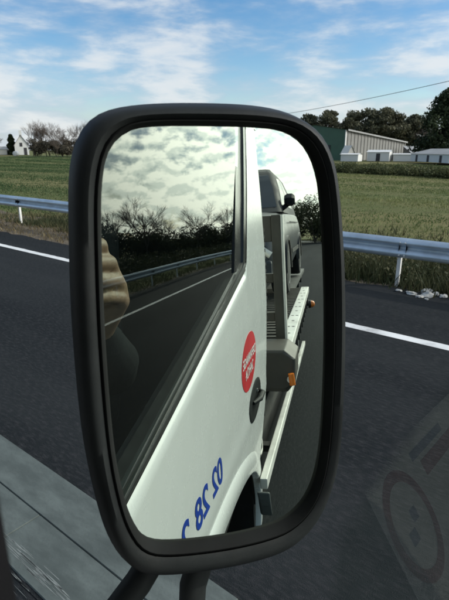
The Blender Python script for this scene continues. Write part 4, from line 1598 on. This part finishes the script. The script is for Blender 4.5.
def gpt(side, s, z):
    """point on the cabin: side 'w' windscreen (s -1..1) or 'r'/'l' side (s 0 front..1 rear)"""
    zs = [g_[0] for g_ in gh]
    yf, yr, hw_ = (float(np.interp(z, zs, [g_[i] for g_ in gh])) for i in (1, 2, 3))
    if side == 'w':
        return ((hw_ - .05) * s, yf + .008, z)
    sg = 1 if side == 'r' else -1
    return (sg * (hw_ + .006), yf - .20 + (yr - yf + .36) * s, z)


def glass(name, corners):
    mb = MB()
    n_ = 6
    v = []
    for i in range(n_ + 1):
        for j in range(n_ + 1):
            a, b2 = i / n_, j / n_
            s = (corners[0][1] * (1 - a) + corners[1][1] * a) * (1 - b2) + (corners[3][1] * (1 - a) + corners[2][1] * a) * b2
            z = (corners[0][2] * (1 - a) + corners[1][2] * a) * (1 - b2) + (corners[3][2] * (1 - a) + corners[2][2] * a) * b2
            v.append(gpt(corners[0][0], s, z))
    f = [(i * (n_ + 1) + j, (i + 1) * (n_ + 1) + j, (i + 1) * (n_ + 1) + j + 1, i * (n_ + 1) + j + 1) for i in range(n_) for j in range(n_)]
    mb.add(v, f)
    return mb.build(name, 'car_glass', car, 60)


glass('windscreen', [('w', -1.0, 1.15), ('w', 1.0, 1.15), ('w', .97, 1.765), ('w', -.97, 1.765)])
for sd in 'rl':
    glass('side_window', [(sd, .0, 1.19), (sd, .44, 1.19), (sd, .44, 1.68), (sd, .10, 1.64)])
    glass('side_window', [(sd, .47, 1.19), (sd, .80, 1.19), (sd, .74, 1.66), (sd, .47, 1.68)])
for x, y in ((.79, -.92), (-.79, -.92), (.79, -3.55), (-.79, -3.55)):
    wheel('wheel', x, y, .345, .21, car)
    mb = MB()
    sg = 1 if x > 0 else -1
    loops = []
    for k in range(25):
        t = PI * k / 24 * 1.06 - .1
        ring = []
        for ro, xo in ((.36, .80), (.36, .912), (.415, .915), (.43, .86)):
            ring.append((sg * xo, y + ro * math.cos(t), .345 + ro * math.sin(t)))
        loops.append(ring)
    mb.loft(loops, True, True)
    mb.build('wheel_arch', 'chassis', car, 40)
for sg in (1, -1):
    mb = MB()
    p = Vector((sg * .835, -1.62, 1.24))
    mb.loft([[(p.x + sg * a, p.y + yy, p.z + zz) for yy, zz in ((.02, -.07 * s_), (.09 * s_, -.05 * s_), (.11 * s_, .03 * s_), (.03, .09 * s_), (-.03, .085 * s_), (-.04, -.06 * s_))] for a, s_ in ((-.02, .8), (.02, 1.1), (.09, 1.1), (.13, .75))], True, True)
    wmr = mb.build('wing_mirror', 'black_plastic', car, bevel=0.008)
    mb = MB()
    mb.tube([(sg * .78, -1.58, 1.13), (sg * .86, -1.61, 1.19)], .035, 8)
    mb.build('mirror_stalk', 'black_plastic', wmr, 60)
    mb = MB()
    mb.loft([[(sg * x, y, z) for x, y, z in r_] for r_ in ([(.80, -.16, .70), (.80, -.14, .84), (.60, -.02, .80), (.58, -.04, .68)], [(.875, -.50, .80), (.875, -.46, .93), (.62, -.10, .89), (.60, -.12, .76)])], True, True)
    mb.build('headlight', 'lamp_clear', car, bevel=0.01)
    mb = MB()
    mb.box(min(sg * .903, sg * .912), max(sg * .903, sg * .912), -3.0, -1.5, .50, .56)
    mb.build('door_strip', 'chassis', car)
mb = MB()
mb.box(-.78, .78, -.05, .03, .33, .50)
mb.build('bumper', 'car_paint', car, bevel=0.03)
mb = MB()
mb.box(-.50, .50, -.06, .012, .55, .68)
mb.build('grille', 'gloss_black', car, bevel=0.01)
mb = MB()
for sg in (1, -1):
    mb.obox((sg * .90, -2.3, .94), (.006, 0, 0), (0, .95, 0), (0, 0, .006))
mb.build('body_crease', 'car_paint', car)

# ================================================================ PERSON WITH THE PHONE
mb = MB()
k_ = -0.006
def ph(a, b2, c_):
    return CAM + RT * a + UP * b2 + FW * c_
pw = [(-.030, -.142), (.044, -.142), (.046, -.138), (.046, .006), (.044, .010), (-.030, .010), (-.032, .006), (-.032, -.138)]
mb.loft([[ph(a, b2, -.013) for a, b2 in pw], [ph(a, b2, -.0045) for a, b2 in pw]], True, True)
phone = mb.build('phone', 'phone_black', None, bevel=0.001)
tag(phone, 'slim black phone held upright in the right hand at the side window', 'phone')

PA, PB, PC = Vector((-.25, .12, 1.94)), Vector((-.54, .12, 1.89)), Vector((-.222, .075, 1.8875))
pe1 = (PB - PA).normalized()
pe2 = PC - PA
pe2 = (pe2 - pe1 * pe2.dot(pe1)).normalized()
pn = pe1.cross(pe2)
if pn.dot(CAM - PA) < 0:
    pn = -pn
J = {}          # joint name -> (position, radius, skin?)
E_ = []


def jn(name, p, r, prev=None, flesh=0):
    J[name] = (Vector(p), r, flesh)
    if prev:
        E_.append((prev, name))


jn('pelvis', (-0.600, -.56, 1.74), .15)
jn('belly', (-0.600, -.60, 1.90), .145, 'pelvis')
jn('chest', (-0.590, -.62, 2.08), .155, 'belly')
jn('collar', (-0.580, -.60, 2.22), .10, 'chest')
jn('neck', (-0.570, -.56, 2.31), .055, 'collar', 1)
jn('jaw', (-0.560, -.53, 2.38), .07, 'neck', 1)
jn('head', (-0.555, -.54, 2.47), .088, 'jaw', 1)
jn('skull', (-0.560, -.55, 2.54), .07, 'head', 1)
jn('shr', (-0.400, -.60, 2.16), .075, 'chest')
jn('arm_r', (-.28, -.54, 2.00), .062, 'shr')
jn('elb_r', (-.165, -.48, 1.83), .058, 'arm_r')
jn('fore_r', (-.095, -.35, 1.89), .050, 'elb_r')
jn('cuff_r', (-.072, -.262, 1.950), .040, 'fore_r')
jn('wr_r', (-.058, -.222, 1.985), .027, 'cuff_r', 1)
jn('palm_r', (-.028, -.190, 2.030), .026, 'wr_r', 1)
jn('shl', (-0.790, -.60, 2.15), .075, 'chest')
jn('arm_l', (-0.850, -.52, 2.0), .062, 'shl')
jn('elb_l', (-0.830, -.38, 1.87), .052, 'arm_l')
jn('fore_l', (-0.745, -.18, 1.86), .044, 'elb_l')
jn('wr_l', (-0.670, .00, 1.845), .027, 'fore_l', 1)
jn('palm_l', (-0.635, .055, 1.842), .03, 'wr_l', 1)
for sd, sx_ in (('r', 1), ('l', -1)):
    x = -.60 + sx_ * .10
    jn('hip' + sd, (x, -.50, 1.70), .095, 'pelvis', 2)
    jn('thigh' + sd, (x + sx_ * .02, -.28, 1.71), .085, 'hip' + sd, 2)
    jn('knee' + sd, (x + sx_ * .03, -.04, 1.70), .062, 'thigh' + sd, 2)
    jn('calf' + sd, (x + sx_ * .03, .02, 1.48), .058, 'knee' + sd, 2)
    jn('ankle' + sd, (x + sx_ * .03, .03, 1.12), .042, 'calf' + sd, 2)
    jn('toe' + sd, (x + sx_ * .03, .17, 1.06), .04, 'ankle' + sd, 2)
# right hand: four fingers wrapped behind the phone, thumb on its face
FING = {'index': [(-.004, -.138, 2.110), (.013, -.108, 2.133), (.013, -.066, 2.136), (.003, -.032, 2.134)],
        'middle': [(.002, -.160, 2.088), (.018, -.124, 2.106), (.018, -.076, 2.110), (.006, -.036, 2.109)],
        'ring': [(.004, -.178, 2.064), (.018, -.142, 2.077), (.018, -.092, 2.083), (.006, -.048, 2.084)],
        'little': [(.001, -.190, 2.038), (.014, -.160, 2.047), (.014, -.118, 2.055), (.004, -.076, 2.058)]}
WEB = []
for nm, pp in FING.items():
    r0 = {'index': .0128, 'middle': .0130, 'ring': .0125, 'little': .0112}[nm]
    prev = 'palm_r'
    for i, p in enumerate(pp):
        jn(nm + str(i), p, (.0165 if i == 0 else r0 * (1, 1.04, .92, .80)[i]), prev, 1)
        prev = nm + str(i)
WEB += [('index0', 'middle0'), ('middle0', 'ring0'), ('ring0', 'little0'), ('wr_r', 'index0'), ('wr_r', 'little0'), ('wr_r', 'middle0')]
jn('th0', (-.066, -.165, 2.045), .018, 'palm_r', 1)
jn('th1', (-.074, -.120, 2.075), .0145, 'th0', 1)
jn('th2', (-.068, -.075, 2.092), .0120, 'th1', 1)
WEB += [('wr_r', 'th0')]
# left hand: fingers under the notice, thumb on top
for i in range(4):
    prev = 'palm_l'
    b0 = PA + pe1 * (.358 - .002 * i) + pe2 * (.055 + .021 * i) - pn * .012
    for k, d_ in enumerate((0.0, .028, .050)):
        jn('lf%d%d' % (i, k), b0 - pe1 * d_ + pn * (0, -.002, .002)[k], .0098 - .0007 * k, prev, 1)
        prev = 'lf%d%d' % (i, k)
jn('lt0', PA + pe1 * .372 + pe2 * .05 + pn * .012, .0125, 'palm_l', 1)
jn('lt1', PA + pe1 * .335 + pe2 * .055 + pn * .0115, .0105, 'lt0', 1)

def ball(mb, p, r, n=14, m_=9):
    loops = []
    for a in range(1, m_):
        t = PI * a / m_
        loops.append([(p.x + r * math.sin(t) * math.cos(2 * PI * k / n), p.y + r * math.sin(t) * math.sin(2 * PI * k / n), p.z - r * math.cos(t)) for k in range(n)])
    mb.loft(loops, True, True)


mb = MB()
for k, (p, r, fl) in J.items():
    ball(mb, p, r)
for a, b2 in E_ + WEB:
    if (J[a][0] - J[b2][0]).length > 1e-4:
        mb.tube([J[a][0], J[b2][0]], [J[a][1] * .985, J[b2][1] * .985], 16)
tmp = mb.build('person_tmp', 'jacket')
rm = tmp.modifiers.new('union', 'REMESH')
rm.mode = 'VOXEL'
rm.voxel_size = 0.0032
sm = tmp.modifiers.new('smooth', 'SMOOTH')
sm.factor = 0.5
sm.iterations = 5
bpy.context.view_layer.update()
pm = bpy.data.meshes.new_from_object(tmp.evaluated_get(bpy.context.evaluated_depsgraph_get()))
bpy.data.objects.remove(tmp)
pm.name = 'person'
pm.materials.clear()
for k in ('jacket', 'skin', 'trousers'):
    pm.materials.append(M[k])
segs = []
for a, b2 in E_:
    segs.append((J[a][0], J[b2][0], J[a][2], J[b2][2]))
A_ = np.array([s_[0] for s_ in segs])
B2 = np.array([s_[1] for s_ in segs])
FL = [s_[3] if s_[2] == s_[3] else (0 if 0 in (s_[2], s_[3]) and 2 not in (s_[2], s_[3]) else 2) for s_ in segs]
cen = np.zeros(len(pm.polygons) * 3)
pm.polygons.foreach_get('center', cen)
cen = cen.reshape(-1, 3)
AB = B2 - A_
best = np.full(len(cen), 1e9)
mi = np.zeros(len(cen), int)
for k in range(len(segs)):
    t = np.clip((cen - A_[k]) @ AB[k] / max(float(AB[k] @ AB[k]), 1e-9), 0, 1)
    d = np.linalg.norm(cen - (A_[k] + t[:, None] * AB[k]), axis=1) - (J[E_[k][0]][1] * (1 - t) + J[E_[k][1]][1] * t)
    c = d < best
    best[c] = d[c]
    mi[c] = FL[k]
pm.polygons.foreach_set('material_index', mi.astype(np.int32))
pm.polygons.foreach_set('use_smooth', [True] * len(pm.polygons))
person = bpy.data.objects.new('person', pm)
COL.objects.link(person)
tag(person, 'person in a dark jacket on the passenger seat holding up a phone', 'person')
# paper notice with a red ring held in the left hand, mirrored in the side pane
mb = MB()
mb.loft([[PA - pn * .0006, PA + pe1 * .35 - pn * .0006, PA + pe1 * .35 + pe2 * .22 - pn * .0006, PA + pe2 * .22 - pn * .0006], [PA, PA + pe1 * .35, PA + pe1 * .35 + pe2 * .22, PA + pe2 * .22]], True, True)
paper = mb.build('notice_sheet', 'paper', None)
tag(paper, 'white notice sheet with a red ring, a faint reflection at the lower right', 'paper')
mb = MB()
pc = PA + pe1 * .047 + pe2 * .057
ra, rb = [], []
for k in range(48):
    t = 2 * PI * k / 48
    dv = pe1 * math.cos(t) + pe2 * math.sin(t)
    ra.append(pc + dv * .034 + pn * .0006)
    rb.append(pc + dv * .044 + pn * .0006)
mb.loft([ra, rb], True, False)
mb.build('red_ring', 'ring_red', paper, recalc=False)
mb = MB()
mb.obox(PA + pe1 * .15 + pe2 * .018 + pn * .0005, pe1 * .05, pe2 * .004, pn * .0003)
mb.obox(PA + pe1 * .055 + pe2 * .052 + pn * .0005, pe1 * .006, pe2 * .005, pn * .0003)
mb.obox(PA + pe1 * .038 + pe2 * .064 + pn * .0005, pe1 * .007, pe2 * .005, pn * .0003)
mb.build('blue_mark', 'mark_blue', paper)
mb = MB()
mb.obox(PA + pe1 * .20 + pe2 * .034 + pn * .0005, pe1 * .085, pe2 * .007, pn * .0003)
mb.build('red_bar', 'ring_red', paper)
# head details
hc = Vector((-.557, -.535, 2.46))
mb = MB()
rings = []
for i in range(9):
    t = -0.15 + 1.75 * i / 8
    rr2 = .103 * math.cos(t * .95) + .004
    rings.append([(hc.x + rr2 * .92 * math.cos(2 * PI * k / 20), hc.y - .018 + rr2 * math.sin(2 * PI * k / 20) - (.018 if i < 3 else 0), hc.z + .018 + .11 * math.sin(t)) for k in range(20)])
mb.loft(rings, True, True)
mb.build('hair', 'hair', person, 60)
for sg in (1, -1):
    mb = MB()
    mb.lathe([(-.006, .002), (-.005, .016), (.003, .022), (.008, .016), (.009, .002)], 'x', (hc.x + sg * .088, hc.y, hc.z - .02), 12)
    mb.build('ear', 'skin', person, 60)
    mb = MB()
    mb.lathe([(-.006, .002), (-.003, .010), (.003, .010), (.006, .002)], 'y', (hc.x + sg * .032, hc.y + .078, hc.z), 12)
    mb.build('eye', 'white_film', person, 60)
    mb = MB()
    mb.lathe([(.0062, .0055), (.0075, .004), (.0078, .0005)], 'y', (hc.x + sg * .032, hc.y + .078, hc.z), 10)
    mb.build('pupil', 'gloss_black', person, 60)
mb = MB()
mb.loft([[(hc.x - .006, hc.y + .080, hc.z - .002), (hc.x + .006, hc.y + .080, hc.z - .002), (hc.x, hc.y + .092, hc.z)], [(hc.x - .017, hc.y + .072, hc.z - .045), (hc.x + .017, hc.y + .072, hc.z - .045), (hc.x, hc.y + .108, hc.z - .040)]], True, True)
mb.build('nose', 'skin', person, bevel=0.004)
mb = MB()
mb.tube([(hc.x - .024, hc.y + .062, hc.z - .073), (hc.x, hc.y + .076, hc.z - .071), (hc.x + .024, hc.y + .062, hc.z - .073)], [.003, .006, .003], 8)
mb.build('mouth', 'red_film', person, 60)
# fingernails on the hand we see
for nm in FING:
    p, q_ = Vector(FING[nm][2]), Vector(FING[nm][3])
    d = (q_ - p).normalized()
    nrm = Vector((1, 0, 0)) - d * d.x
    nrm.normalize()
    mb = MB()
    mb.obox(q_ + nrm * .0085 - d * .001, d * .0055, d.cross(nrm) * .0042, nrm * .0008)
    mb.build('fingernail', 'skin', person, bevel=0.0006)
